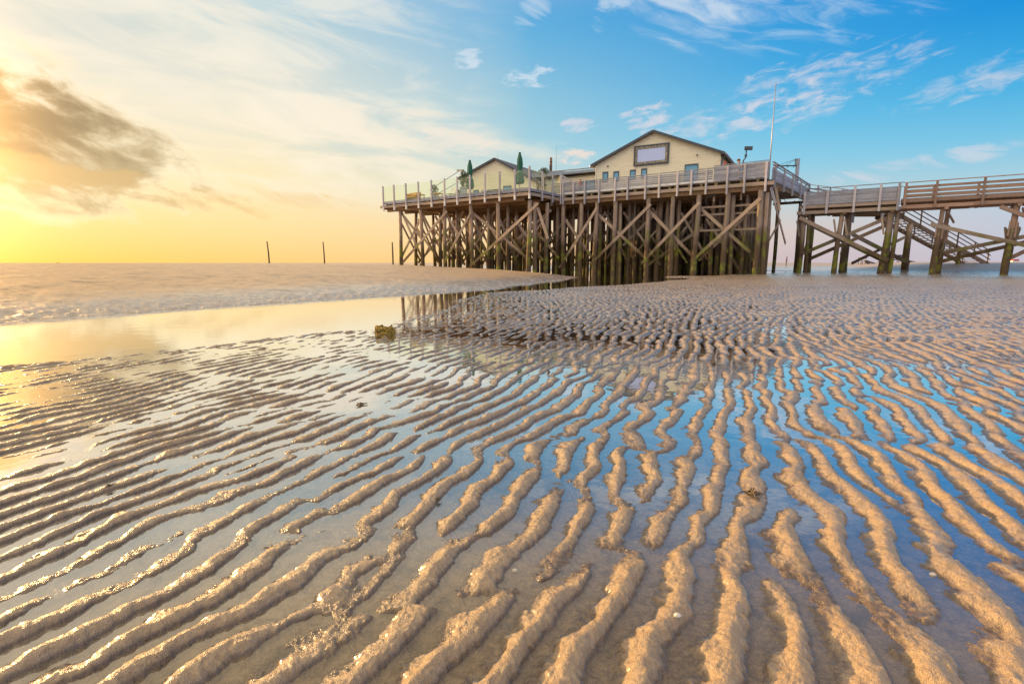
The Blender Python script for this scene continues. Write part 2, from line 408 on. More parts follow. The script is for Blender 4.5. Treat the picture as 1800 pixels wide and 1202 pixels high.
def build_ground():
    az = np.concatenate([np.linspace(-180, -64, 30)[:-1], np.arange(-64, 64.01, .1), np.linspace(64, 180, 30)[1:-1]])*math.pi/180
    rr = [.02, .15, .3, .45, .58, .68]
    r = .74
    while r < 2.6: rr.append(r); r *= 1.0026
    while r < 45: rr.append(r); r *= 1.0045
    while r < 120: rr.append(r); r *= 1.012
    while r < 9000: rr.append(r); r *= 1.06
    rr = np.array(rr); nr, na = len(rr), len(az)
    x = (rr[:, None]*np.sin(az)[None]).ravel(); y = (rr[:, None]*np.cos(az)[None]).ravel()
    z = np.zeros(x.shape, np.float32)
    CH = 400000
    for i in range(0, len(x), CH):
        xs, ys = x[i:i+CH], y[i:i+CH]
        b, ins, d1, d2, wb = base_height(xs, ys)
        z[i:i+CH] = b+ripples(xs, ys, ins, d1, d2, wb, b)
    co = np.stack([x, y, z], 1).astype(np.float32)
    idx = np.arange(nr*na, dtype=np.int32).reshape(nr, na)
    a = idx[:-1]; b = idx[1:]; a2 = np.roll(a, -1, 1); b2 = np.roll(b, -1, 1)
    q = np.stack([a, a2, b2, b], -1).reshape(-1, 4)[:, ::-1]
    me = bpy.data.meshes.new('sand')
    me.vertices.add(len(co)); me.vertices.foreach_set('co', co.ravel())
    me.loops.add(q.size); me.loops.foreach_set('vertex_index', np.ascontiguousarray(q).ravel())
    me.polygons.add(len(q)); me.polygons.foreach_set('loop_start', np.arange(0, q.size, 4, dtype=np.int32))
    me.polygons.foreach_set('use_smooth', np.ones(len(q), bool))
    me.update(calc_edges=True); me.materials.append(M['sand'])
    o = bpy.data.objects.new('sand', me); col.objects.link(o); tag(o, kind='structure')
build_ground()
def build_water():
    me = bpy.data.meshes.new('water'); n = 96; vs = [(0, 0, 0)]; fs = []
    for k in range(n): a = 2*math.pi*k/n; vs.append((70*math.cos(a), 70*math.sin(a), 0))
    fs = [(0, k+1, (k+1) % n+1) for k in range(n)]
    me.from_pydata(vs, [], fs); me.materials.append(M['water'])
    o = bpy.data.objects.new('water', me); col.objects.link(o); tag(o, kind='structure')
build_water()

# ------------------------------------------------------------------ main pier platform
TA0, TA1, TB = -30.2, -14.5, -4.4          # terrace front
MA1 = .45                                   # right end of the main deck
DZ = 6.10
pier = thing('pier_platform', W(-13, 6, 0), 'big timber platform on a forest of weathered piles, carrying the yellow houses', 'pier')
def pbox(mb, a0, a1, b0, b1, z0, z1):
    return mb.beam(W(a0, (b0+b1)/2, (z0+z1)/2), W(a1, (b0+b1)/2, (z0+z1)/2), b1-b0, z1-z0)
mb = MB()
for b in np.arange(TB+.02, 13.9, .32): pbox(mb, TA0, -15.1, b, b+.305, 6.02, 6.09)
def amax(b): return MA1-.17*max(b, 0)
for b in np.arange(.02, 21.9, .32): pbox(mb, -15.1, amax(b+.3), b, b+.305, 6.02, 6.09)
for b in np.arange(TB+.02, -.2, .32): pbox(mb, -15.09, TA1, b, b+.305, 6.02, 6.09)
mb.build('deck', M['deck'], pier)
# joists: round-sawn timbers whose ends show between deck and front beam
a = TA0+.5; q = 0
while a < MA1-.2:
    b0 = TB-.02 if a < TA1-.1 else -.03
    b1 = 13.6 if a < -15.1 else min(21.6, max(.5, (MA1-a)/.17-.3))
    s = random.uniform(.15, .20); z = 5.92+random.uniform(-.012, .012)
    j = MB(); j.beam(W(a, b0-random.uniform(0, .08), z), W(a, b1, z), s, .17); j.build('joist', M['joist'], pier)
    a += random.choice((.42, .78, .95))
# front beams (pairs) and cross beams over the pile rows
def fb(a0, b0, a1, b1, z, h, w, name, m):
    pts = max(1, round(math.hypot(a1-a0, b1-b0)/5.2))
    for i in range(pts):
        f0, f1 = i/pts, (i+1)/pts; dz = random.uniform(-.015, .015)
        MB().beam(W(a0+(a1-a0)*f0+.01, b0+(b1-b0)*f0, z+dz), W(a0+(a1-a0)*f1-.01, b0+(b1-b0)*f1, z+dz), w, h).build(name, m, pier)
fb(TA0-.35, TB-.04, TA1+.05, TB-.04, 5.72, .22, .10, 'front_beam', M['beam'])
fb(-15.0, -.04, MA1+.35, -.04, 5.72, .22, .10, 'front_beam', M['beam'])
fb(TA1+.02, TB, TA1+.02, -.1, 5.72, .22, .10, 'front_beam', M['beam'])
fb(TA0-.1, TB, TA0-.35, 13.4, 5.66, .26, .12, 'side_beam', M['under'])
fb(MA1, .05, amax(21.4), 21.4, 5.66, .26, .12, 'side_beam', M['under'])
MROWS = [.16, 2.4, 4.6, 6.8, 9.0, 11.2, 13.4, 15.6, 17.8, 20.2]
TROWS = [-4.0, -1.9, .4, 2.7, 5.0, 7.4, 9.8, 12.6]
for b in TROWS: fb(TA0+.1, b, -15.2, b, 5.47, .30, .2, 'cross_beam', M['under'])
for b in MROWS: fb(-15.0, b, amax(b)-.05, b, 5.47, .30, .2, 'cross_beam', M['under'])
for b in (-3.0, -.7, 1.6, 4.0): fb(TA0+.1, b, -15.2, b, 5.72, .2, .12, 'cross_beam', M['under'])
# floor of boards just above the joists gives the dark ceiling; fascia kick board under glass
fb(TA0-.05, TB-.06, TA1, TB-.06, 6.02, .19, .05, 'edge_board', M['rail'])
fb(TA1+.03, TB, TA1+.03, -.1, 6.02, .19, .05, 'edge_board', M['rail'])
# piles
FRONT_T = [-28.56, -25.95, -23.18, -20.39, -17.64, -14.75]
FRONT_M = [-14.3, -12.7, -11.35, -9.85, -7.32, -5.53, -3.77, -1.92, .06]
piles = []
for a in FRONT_T: piles.append((a, -4.0, .155))
for a in FRONT_M: piles.append((a, .16, .165))
for i, b in enumerate(TROWS[1:]):
    for a in FRONT_T: piles.append((a+random.uniform(-.5, .5), b+random.uniform(-.2, .2), random.uniform(.12, .165)))
    for a in FRONT_T[:-1]:
        if i > 0: piles.append((a+1.35+random.uniform(-.4, .4), b+random.uniform(-.5, .5), random.uniform(.10, .14)))
for i, b in enumerate(MROWS[1:]):
    for a in FRONT_M: piles.append((min(a+random.uniform(-.45, .45), amax(b)-.35) if a > -1 else a*(1-.012*b)-.11*b*(a > -8)*(a+8)/8+random.uniform(-.45, .45), b+random.uniform(-.2, .2), random.uniform(.13, .17)))
    for a in FRONT_M[:-1]: piles.append((min(a+.85, amax(b)-1.)+random.uniform(-.3, .3), b+random.uniform(-.5, .5), random.uniform(.09, .14)))
def pile_mb(mb, a, b, r, ztop=5.33, zbot=-.6, lean=.07, n=11, rough=.12):
    la, lb = random.uniform(-lean, lean), random.uniform(-lean, lean); m = 9; pts = []; rad = []
    for i in range(m):
        f = i/(m-1); z = zbot+(ztop-zbot)*f
        pts.append(W(a+la*(1-f)*2+.02*math.sin(5*f+la*60), b+lb*(1-f)*2+.02*math.sin(4*f+lb*70), z)); rad.append(r*(1.14-.20*f+random.uniform(-.03, .03)))
    return mb.tube(pts, rad, n, rough)
rest = MB()
for _ in range(150):
    b = random.uniform(3.2, 20); a = random.uniform(-14.6, amax(b)-.5); piles.append((a, b, random.uniform(.08, .15)))
for _ in range(26): piles.append((random.uniform(-25, -15), random.uniform(2, 13), random.uniform(.08, .13)))
for i, (a, b, r) in enumerate(piles):
    if i < 99: pile_mb(MB(), a, b, r).build('pile', M['pile'], pier, True)
    else: pile_mb(rest, a, b, r, n=8)
o = rest.build('pile', M['pile'], pier, True); o['kind'] = 'stuff'
# twin piles strapped to the front ones
for a, b in ((.33, .5), (.05, .75), (-14.55, -3.65), (-9.62, .52), (-1.66, .5)): pile_mb(MB(), a, b, .14, 5.2).build('pile', M['pile'], pier, True)
# front diagonal braces: (a0, z0, a1, z1, b)
BR = []
def brace(a0, z0, a1, z1, b, w=.055, h=.21, b1=None, m='brace'):
    MB().beam(W(a0, b, z0), W(a1, b if b1 is None else b1, z1), w, h, up=(0, 0, 1)).build('brace', M[m], pier)
for q in (
    (-11.24, 4.93, -14.47, 0.39, -0.06),
    (-7.05, 4.91, -11.75, 0.63, -0.06),
    (-3.66, 4.82, -7.57, 0.76, -0.06),
    (0.09, 4.84, -4.03, 0.85, -0.06),
    (-11.52, 4.6, -7.53, 1.21, 0.38),
    (-7.3, 4.49, -4.09, 1.27, 0.38),
    (-3.76, 4.5, -0.41, 1.5, 0.38),
    (-14.53, 4.59, -11.82, 1.24, 0.38),
    (-7.39, 4.6, -10.03, 2.13, 2.2),
    (-4.0, 3.3, -7.89, 0.67, 2.2),
    (-11.58, 4.83, -14.3, 0.52, 2.2),
    (-0.21, 4.94, -4.15, 0.96, 2.2),
    (-13.87, 5.03, -20.2, 0.62, -4.22),
    (-22.73, 4.97, -28.19, 0.8, -4.22),
    (-20.16, 4.76, -23.16, 0.8, -4.22),
    (-20.24, 4.67, -18.01, 3.14, -3.8),
    (-17.29, 2.71, -14.61, 0.82, -3.8),
    (-28.57, 5.16, -26.11, 2.86, -3.8),
    (-28.54, 5.26, -26.17, 1.24, -3.8),
    (-23.16, 4.73, -21.94, 3.16, -3.8),
    (-26.15, 4.64, -28.65, 1.41, -3.8),
    (-14.19, 4.79, -13.28, 2.52, -3.8),
    (-14.32, 4.78, -17.41, 2.7, -1.7),
    (-23.1, 5.17, -28.8, 0.8, -1.7),
    (-26.47, 4.95, -23.18, 0.8, -1.7),
    (-28.1, 5.29, -25.32, 1.15, -1.7),
    (-19.71, 4.98, -22.19, 1.87, -1.7),
    ): brace(*q)
# bracing deeper under the deck
nb = 0
for i, b in enumerate(TROWS[1:]):
    for k in range(len(FRONT_T)-1):
        for s in (0, 1):
            if random.random() < (.85 if i < 3 else .55) and nb < 66:
                a0, a1 = FRONT_T[k], FRONT_T[k+1]
                if s: a0, a1 = a1, a0
                brace(a0+random.uniform(-.25, .25), random.uniform(3.9, 5.0), a1+random.uniform(-.25, .25), random.uniform(.5, 1.2), b+(.19 if s else -.19), .05, random.uniform(.14, .2)); nb += 1
for k, a in enumerate(FRONT_T[:-1]):      # across the rows, seen edge-on from the front
    for j in range(4):
        if nb < 84: brace(a+.16, random.uniform(4., 5.), a+.3, random.uniform(.3, 1.), TROWS[j], .05, .17, TROWS[j+1]); nb += 1
more = MB()
for i, b in enumerate(MROWS[1:]):
    for k in range(len(FRONT_M)-1):
        for s in (0, 1):
            if random.random() < .72:
                a0, a1 = min(FRONT_M[k]-.2, amax(b)-2.2), min(FRONT_M[k+1]+.5, amax(b)-.4)
                if s: a0, a1 = a1, a0
                more.beam(W(a0+random.uniform(-.3, .3), b+(.2 if s else -.2), random.uniform(3.6, 4.9)), W(a1+random.uniform(-.3, .3), b+(.2 if s else -.2), random.uniform(.3, 1.4)), .05, random.uniform(.14, .2))
o = more.build('brace', M['brace'], pier); o['kind'] = 'stuff'
# plank wall of thin uprights at the back of the right half
bw = MB(); a = -10.5
while a < amax(20.7)-.2:
    if random.random() < .90: bw.beam(W(a, 20.7+random.uniform(-.1, .1), random.uniform(-.4, -.2)), W(a+random.uniform(-.05, .05), 20.7, random.uniform(4.6, 5.4)), .26, .06, up=PB)
    a += .30
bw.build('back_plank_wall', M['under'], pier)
for z in (3.0, 4.05, 4.55): MB().beam(W(-4.1, .9, z), W(-.2, .9, z), .06, .14).build('cross_rail', M['brace'], pier)
for a in (-4.0, -2.9, -1.2): MB().beam(W(a, .55, 5.35), W(a, .55, 4.85), .12, .12, up=PB).build('hanger_post', M['brace'], pier)
MB().tube([W(-3.35, .3, 4.6), W(-3.35, .3, 5.1), W(-3.2, .3, 5.22), W(-2.7, .3, 5.25)], .035, 8).build('drain_pipe', M['darksteel'], pier, True)

# glass windbreak along the terrace
gw = MB().beam(W(TA0, TB-.03, 6.17), W(TA1, TB-.03, 6.17), .08, .05).build('glass_windbreak', M['steel'], pier)
GA = [-30.05, -28.64, -27.14, -25.63, -24.12, -22.66, -21.3, -19.97, -18.5, -17.1, -15.7, -14.42]
for i, a in enumerate(GA):
    top = 7.52 if i < 11 else 7.62
    p = MB(); p.beam(W(a, TB-.14, 5.72), W(a, TB-.14, top), .12, .12, up=PB); p.build('post', M['post'], gw)
    MB().beam(W(a, TB-.14, 5.36), W(a, TB-.14, 5.715), .13, .13, up=PB).build('post_foot', M['white'], gw)
    if i < 11: MB().beam(W(a+.08, TB-.12, 6.80), W(GA[i+1]-.08, TB-.12, 6.80), .014, 1.26).build('glass_panel', M['glass'], gw)
for i, b in enumerate((-2.9, -1.4, -.15)):
    MB().beam(W(TA1+.14, b, 5.36), W(TA1+.14, b, 7.5), .11, .11, up=PB).build('post', M['post'], gw)
    MB().beam(W(TA1+.12, b-1.35, 6.8), W(TA1+.12, b-.1, 6.8), .014, 1.26).build('glass_panel', M['glass'], gw)
# grey board railing along the main deck
rl = MB(); pbox(rl, -15.25, -2.85, -.14, .02, 6.93, 6.98); rl = rl.build('board_railing', M['rail'], pier)
for z in (6.80, 6.67, 6.54, 6.41, 6.28):
    for k in range(3): MB().beam(W(-15.2+4.1*k, -.07, z+random.uniform(-.008, .008)), W(-15.2+4.1*(k+1)-.01, -.07, z), .035, .095).build('rail_board', M['rail'], rl)
MB().beam(W(-15.2, -.075, 6.155), W(-2.9, -.075, 6.155), .04, .13).build('rail_board', M['white'], rl)
for a in (-15.2, -14.15, -13.23, -12.25, -11.06, -9.77, -8.79, -7.46, -6.46, -5.18, -4.25, -3.28):
    MB().beam(W(a, -.165, 5.28+random.uniform(-.05, .05)), W(a, -.165, 6.95), .115, .14, up=PB).build('post', M['post'], rl)
# closed, taller board wall at the right end, turning the corner
tw = MB().beam(W(-2.85, -.06, 7.09), W(MA1+.05, -.06, 7.09), .09, .035).build('tall_board_wall', M['rail'], pier)
for i in range(9):
    z = 6.14+i*.105
    MB().beam(W(-2.84, -.07, z), W(-1.0+random.uniform(-.6, .6), -.07, z), .035, .1).build('wall_board', M['rail'], tw)
    MB().beam(W(-.35, -.068, z+.004), W(MA1, -.068, z+.004), .035, .1).build('wall_board', M['rail'], tw)
    MB().beam(W(-1.05, -.072, z+.002), W(-.355, -.072, z+.002), .034, .1).build('wall_board', M['rail'], tw)
for a in (-1.95, -.91, .33):
    MB().beam(W(a, -.165, 5.2), W(a, -.165, 6.98), .115, .14, up=PB).build('post', M['post'], tw)

# ------------------------------------------------------------------ upper walkway leaving the right corner, in depth
WD = 40.0
def walkdir(az): return Vector((math.sin(R(az)), math.cos(R(az)), 0))
wd = walkdir(39.5); wo = W(MA1+.15, .35, 0); wn = Vector((-wd.y, wd.x, 0))      # wn: to its left
def U(s, n, z): v = wo+wd*s+wn*n; v.z = z; return v
uw = thing('upper_walkway', wo, 'shaded bluish board walkway leaving the right corner of the big platform', 'walkway')
UZ = 5.95
mb = MB()
for s in np.arange(.1, 11.5, .3): mb.beam(U(s, .06, UZ), U(s, 2.1, UZ), .28, .06)
mb.build('deck', M['deck'], uw)
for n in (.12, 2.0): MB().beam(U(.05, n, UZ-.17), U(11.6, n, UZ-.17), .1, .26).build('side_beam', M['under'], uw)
for n, nm in ((0, 0), (2.12, 1)):
    rr_ = MB().beam(U(.0, n, UZ+1.08), U(11.7, n, UZ+1.02), .12, .04).build('railing', M['rail'], uw)
    for k in range(6): MB().beam(U(.0, n+.03, UZ+.06+.125*k), U(11.6, n+.03, UZ+.06+.125*k), .03, .115).build('rail_board', M['rail'], rr_)
    MB().beam(U(.0, n+.03, UZ+.93), U(11.6, n+.03, UZ+.91), .03, .09).build('rail_board', M['rail'], rr_)
    for s in (.5, 3.0, 5.6, 8.4, 11.5): MB().beam(U(s, n-.05*(1-2*nm), UZ-.45), U(s, n-.05*(1-2*nm), UZ+1.06), .12, .1, up=wd).build('post', M['rail'], rr_)
def pile_at(p, r, zt, zb=-.6, lean=(0, 0), n=11):
    mb = MB(); m = 8; pts = []; rad = []
    for i in range(m):
        f = i/(m-1); pts.append((p[0]+lean[0]*(1-f)+.015*math.sin(6*f+r*90), p[1]+lean[1]*(1-f), zb+(zt-zb)*f)); rad.append(r*(1.12-.18*f+random.uniform(-.03, .03)))
    return mb.tube(pts, rad, n, .12)
for s, n, r in ((2.0, .5, .12), (2.5, .95, .11), (10.6, .3, .13), (10.6, 1.9, .13)): pile_at(U(s, n, 0), r, UZ-.32).build('pile', M['pile'], uw, True)
MB().beam(U(1.9, .25, 4.9), U(6.2, .25, 2.2), .06, .2).build('brace', M['brace'], uw)
MB().beam(U(2.0, .75, 1.5), U(6.4, .75, 3.9), .06, .18).build('brace', M['brace'], uw)
for s in (1.9, 10.6): MB().beam(U(s, -.15, UZ-.42), U(s, 2.3, UZ-.42), .16, .2).build('cross_beam', M['under'], uw)
MB().tube([U(3.0-i*.0+i*.55, .1, 5.35-.35*math.sin(math.pi*i/8)) for i in range(9)], .018, 6).build('hanging_cable', M['cable'], uw, True)
ls0 = U(11.4, .2, UZ); ls1 = W(4.9, 9.9, 4.9); lsn = Vector((-(ls1-ls0).y, (ls1-ls0).x, 0)).normalized()
mb = MB()
for i in range(6): c_ = ls0+(ls1-ls0)*((i+.5)/6); mb.beam(c_-lsn*.1, c_+lsn*1.5, .34, .05)
mb.build('link_stair_treads', M['deck'], uw)
for n in (-.12, 1.52):
    lr_ = MB().beam(ls0+lsn*n+Vector((0, 0, 1.05)), ls1+lsn*n+Vector((0, 0, 1.05)), .1, .045).build('link_stair_railing', M['rail'], uw)
    for z in (.25, .5, .75): MB().beam(ls0+lsn*n+Vector((0, 0, z)), ls1+lsn*n+Vector((0, 0, z)), .03, .11).build('rail_board', M['rail'], lr_)
    for f in (.02, .5, .98): p_ = ls0+(ls1-ls0)*f+lsn*n; MB().beam(p_+Vector((0, 0, -.25)), p_+Vector((0, 0, 1.05)), .09, .09, up=(0, 1, 0)).build('post', M['rail'], lr_)
# broken planks hanging at the corner
for k in range(2): MB().beam(W(MA1+.12+.2*k, .3+.5*k, 5.5), W(MA1+.42+.2*k, .45+.5*k, 4.5-.4*k), .16, .04, up=PB).build('loose_plank', M['beam'] if k else M['rail'], uw)

# ------------------------------------------------------------------ lower walkway, grey stretch and pinkish stretch
LZ = 4.9; LB = 7.2
def lower_piles(root, spots, zt, mat='pile'):
    for a, b, r, ln in spots: pile_at(W(a, b, 0), r, zt, -.6, ln).build('pile', M[mat], root, True)
gwk = thing('grey_walkway', W(4.5, 8, 0), 'short grey boardwalk with closed board railing on thick mossy piles, joining the upper walkway', 'walkway')
mb = MB()
for a in np.arange(1.75, 7.2, .3): mb.beam(W(a, LB, LZ), W(a, LB+2.2, LZ), .28, .06)
mb.build('deck', M['deck'], gwk)
for b in (LB-.02, LB+2.15):
    MB().beam(W(1.45, b, LZ-.13), W(7.3, b, LZ-.13), .1, .20).build('side_beam', M['beam'], gwk)
    MB().beam(W(1.3, b-.03, LZ-.52), W(7.3, b-.03, LZ-.52), .1, .22).build('side_beam', M['beam'], gwk)
MB().beam(W(1.6, LB+1, LZ-.35), W(7.2, LB+1, LZ-.35), 1.2, .12).build('deck_bearer', M['under'], gwk)
for b, sg in ((LB-.05, 1), (LB+2.2, -1)):
    rr_ = MB().beam(W(1.6, b, LZ+1.14), W(7.45, b, LZ+1.14), .13, .045).build('railing', M['rail'], gwk)
    for k in range(7): MB().beam(W(1.65, b+.03*sg, LZ+.08+.125*k), W(7.3, b+.03*sg, LZ+.08+.125*k), .032, .112).build('rail_board', M['rail'], rr_)
    for i, a in enumerate((1.75, 3.15, 4.75, 6.2, 7.2)): MB().beam(W(a, b-.09*sg, LZ-.66), W(a, b-.09*sg, LZ+(1.12 if i > 1 else .98)), .15, .12, up=PB).build('post', M['post'], rr_)
lower_piles(gwk, [(1.75, 7.4, .19, (0, .1)), (2.05, 7.9, .13, (.1, .1)), (2.1, 9.3, .17, (.05, 0)), (4.1, 7.4, .16, (-.25, 0)), (4.35, 9.3, .16, (-.1, 0)), (6.9, 7.4, .19, (-.2, .1)), (6.95, 9.0, .18, (-.35, .1)), (7.3, 7.6, .13, (-.2, 0))], LZ-.62)
for a0, z0, a1, z1, b in ((1.5, 4.05, 7.0, .95, 7.1), (1.55, 3.9, 7.0, .8, 9.6), (1.9, 1.5, 6.8, 3.85, 7.62), (2.2, 1.1, 6.9, 3.5, 9.05)):
    MB().beam(W(a0, b, z0), W(a1, b, z1), .08, .25).build('brace', M['brace'], gwk)
for a in (1.55, 3.85, 4.5, 6.6): MB().beam(W(a-.2, 7.2, 3.85), W(a+.02, 7.3, 2.7), .12, .1, up=PB).build('knee_brace', M['brace'], gwk)
for a in (1.9, 4.25, 6.95): MB().beam(W(a, 7.2, 1.4), W(a+.1, 9.2, 2.7), .07, .2).build('brace', M['brace'], gwk); MB().beam(W(a, LB-.25, LZ-.68), W(a, LB+2.5, LZ-.68), .2, .14).build('cross_beam', M['under'], gwk)
MB().beam(W(7.15, 7.55, 3.6), W(7.55, 7.55, 3.5), .03, .26, up=(0, 0, 1)).build('notice_plate', M['white'], gwk)

pw = thing('pinkish_walkway', W(12, 8, 0), 'newer pinkish timber boardwalk with open four-rail railing, on spliced posts running out at the right', 'walkway')
PZ = 4.92
mb = MB()
for a in np.arange(7.5, 22, .3): mb.beam(W(a, 6.75, PZ), W(a, 8.9, PZ), .28, .06)
mb.build('deck', M['newwood'], pw)
for b in (6.72, 8.86):
    MB().beam(W(7.4, b, PZ-.13), W(14.6, b, PZ-.13), .1, .22).build('side_beam', M['newwood'], pw); MB().beam(W(14.61, b, PZ-.13), W(22.1, b, PZ-.13), .1, .22).build('side_beam', M['newwood'], pw)
    MB().beam(W(7.4, b-.03, PZ-.52), W(11.0, b-.03, PZ-.52), .1, .22).build('side_beam', M['newwood'], pw); MB().beam(W(11.01, b-.035, PZ-.50), W(22.1, b-.035, PZ-.50), .1, .22).build('side_beam', M['newwood'], pw)
for b, sg in ((6.66, 1), (8.95, -1)):
    rr_ = MB().beam(W(7.45, b, PZ+1.02), W(22.1, b, PZ+1.04), .13, .045).build('railing', M['newwood'], pw)
    for z in (.14, .42, .72): MB().beam(W(7.5, b+.03*sg, PZ+z), W(22.1, b+.03*sg, PZ+z), .035, .15).build('rail_board', M['newwood'], rr_)
    for a in (7.55, 9.1, 11.35, 13.6, 15.9, 18.2, 20.5): MB().beam(W(a, b-.07*sg, PZ-.62), W(a, b-.07*sg, PZ+1.0), .13, .11, up=PB).build('post', M['newwood'], rr_)
for a, b in ((9.5, 7.0), (9.9, 8.7), (12.9, 7.0), (13.2, 8.7), (17.5, 7.0), (17.8, 8.7), (21.4, 7.0), (21.7, 8.7)):
    pile_at(W(a, b, 0), .165, 3.0, -.6, (-.15, 0)).build('pile', M['pile'], pw, True)
    MB().beam(W(a, b-.05, 2.85), W(a+.05, b-.05, PZ-.62), .24, .22, up=PB).build('spliced_post', M['newpile'], pw)
    for s in (-.32, .32) if a > 12 else (): MB().beam(W(a+s*.5, b, 2.0), W(a+s, b, 2.95), .1, .09, up=PB).build('pile_stub', M['pile'], pw)
    MB().beam(W(a-.18, b-.19, 2.4), W(a-.13, b-.19, 3.3), .09, .04, up=PB).build('splice_board', M['newwood'], pw)
    MB().beam(W(a+.14, b-.19, 2.3), W(a+.17, b-.19, 3.25), .09, .04, up=PB).build('splice_board', M['newwood'], pw)
for a0, z0, a1, z1, b, m in ((9.0, 3.25, 17.2, .7, 6.78, 'brace'), (9.5, 1.35, 17.3, 3.3, 7.2, 'brace'), (9.9, .9, 17.6, 3.2, 8.5, 'brace'), (12.2, 4.15, 17.6, 1.3, 6.7, 'newwood'), (13.0, .9, 17.6, 4.0, 8.9, 'newwood'), (17.3, 3.3, 21.6, .9, 6.78, 'brace')):
    MB().beam(W(a0, b, z0), W(a1, b, z1), .08, .24).build('brace', M[m], pw)
for a in (9.7, 13.05, 17.6): MB().beam(W(a, 6.6, PZ-.70), W(a, 9.1, PZ-.70), .2, .16).build('cross_beam', M['newwood'], pw); MB().beam(W(a, 6.9, 1.2), W(a+.3, 8.8, 2.5), .07, .22).build('brace', M['brace'], pw)
for a in (9.75, 13.2): MB().beam(W(a+.05, 7.1, PZ-.9), W(a+.55, 8.6, PZ-1.5), .08, .14).build('knee_brace', M['newwood'], pw)

# ------------------------------------------------------------------ stairs behind, down to the beach
st0 = Vector((29.2, 39.6, 4.35)); st1 = Vector((41.6, 45.2, .62))
st = thing('beach_stairs', (st0.x, st0.y, 0), 'dark timber stairs with thin rails running down to the beach behind the pinkish boardwalk', 'stairs')
sdv_ = (st1-st0); sn = Vector((-sdv_.y, sdv_.x, 0)).normalized()
for n in (0, 1.7): MB().beam(st0+sn*n, st1+sn*n, .08, .34).build('stringer', M['under'], st)
mb = MB()
for i in range(22): c = st0+sdv_*((i+.5)/22)+Vector((0, 0, .06)); mb.beam(c, c+sn*1.7, .3, .05)
mb.build('treads', M['deck'], st)
for n in (-.06, 1.76):
    rr_ = MB().beam(st0+sn*n+Vector((0, 0, 1.15)), st1+sn*n+Vector((0, 0, 1.15)), .08, .05).build('railing', M['stake'], st)
    for z in (.45, .8): MB().beam(st0+sn*n+Vector((0, 0, z)), st1+sn*n+Vector((0, 0, z)), .04, .07).build('rail_board', M['stake'], rr_)
    for f in (.03, .2, .4, .6, .8, .97): p = st0+sdv_*f+sn*n; MB().beam(p+Vector((0, 0, -.1)), p+Vector((0, 0, 1.15)), .08, .08, up=(0, 1, 0)).build('post', M['stake'], rr_)
for f in (.12, .66): 
    for n in (.1, 1.6): p = st0+sdv_*f+sn*n; pile_at(p, .22 if f < .2 else .15, p.z-.15).build('pile', M['pile'], st, True)
MB().beam(st0+Vector((-3.9, .8, .1)), st0+Vector((.2, .8, .1)), 2.2, .12).build('landing', M['under'], st)
lr = MB().beam(st0+Vector((-3.9, -.4, .75)), st0+Vector((0, -.4, .75)), .1, .05).build('landing_railing', M['rail'], st)
MB().beam(st0+Vector((-3.9, -.4, .38)), st0+Vector((0, -.4, .38)), .04, .4).build('rail_board', M['rail'], lr)
for x in (-3.8, -1.6): MB().beam(st0+Vector((x, -.45, -.6)), st0+Vector((x, -.45, .9)), .22, .1, up=(0, 1, 0)).build('post', M['rail'], lr)
for x in (-3.5, -.3): pile_at(st0+Vector((x, .5, 0)), .24, 4.3).build('pile', M['pile'], st, True)
MB().beam(st0+Vector((-3.2, .3, -1.4)), st0+Vector((1.4, .3, -3.6)), .1, .28).build('brace', M['brace'], st)
MB().beam(st0+Vector((-2.9, .5, -3.6)), st0+Vector((1.0, .5, -1.6)), .1, .2).build('brace', M['brace'], st)

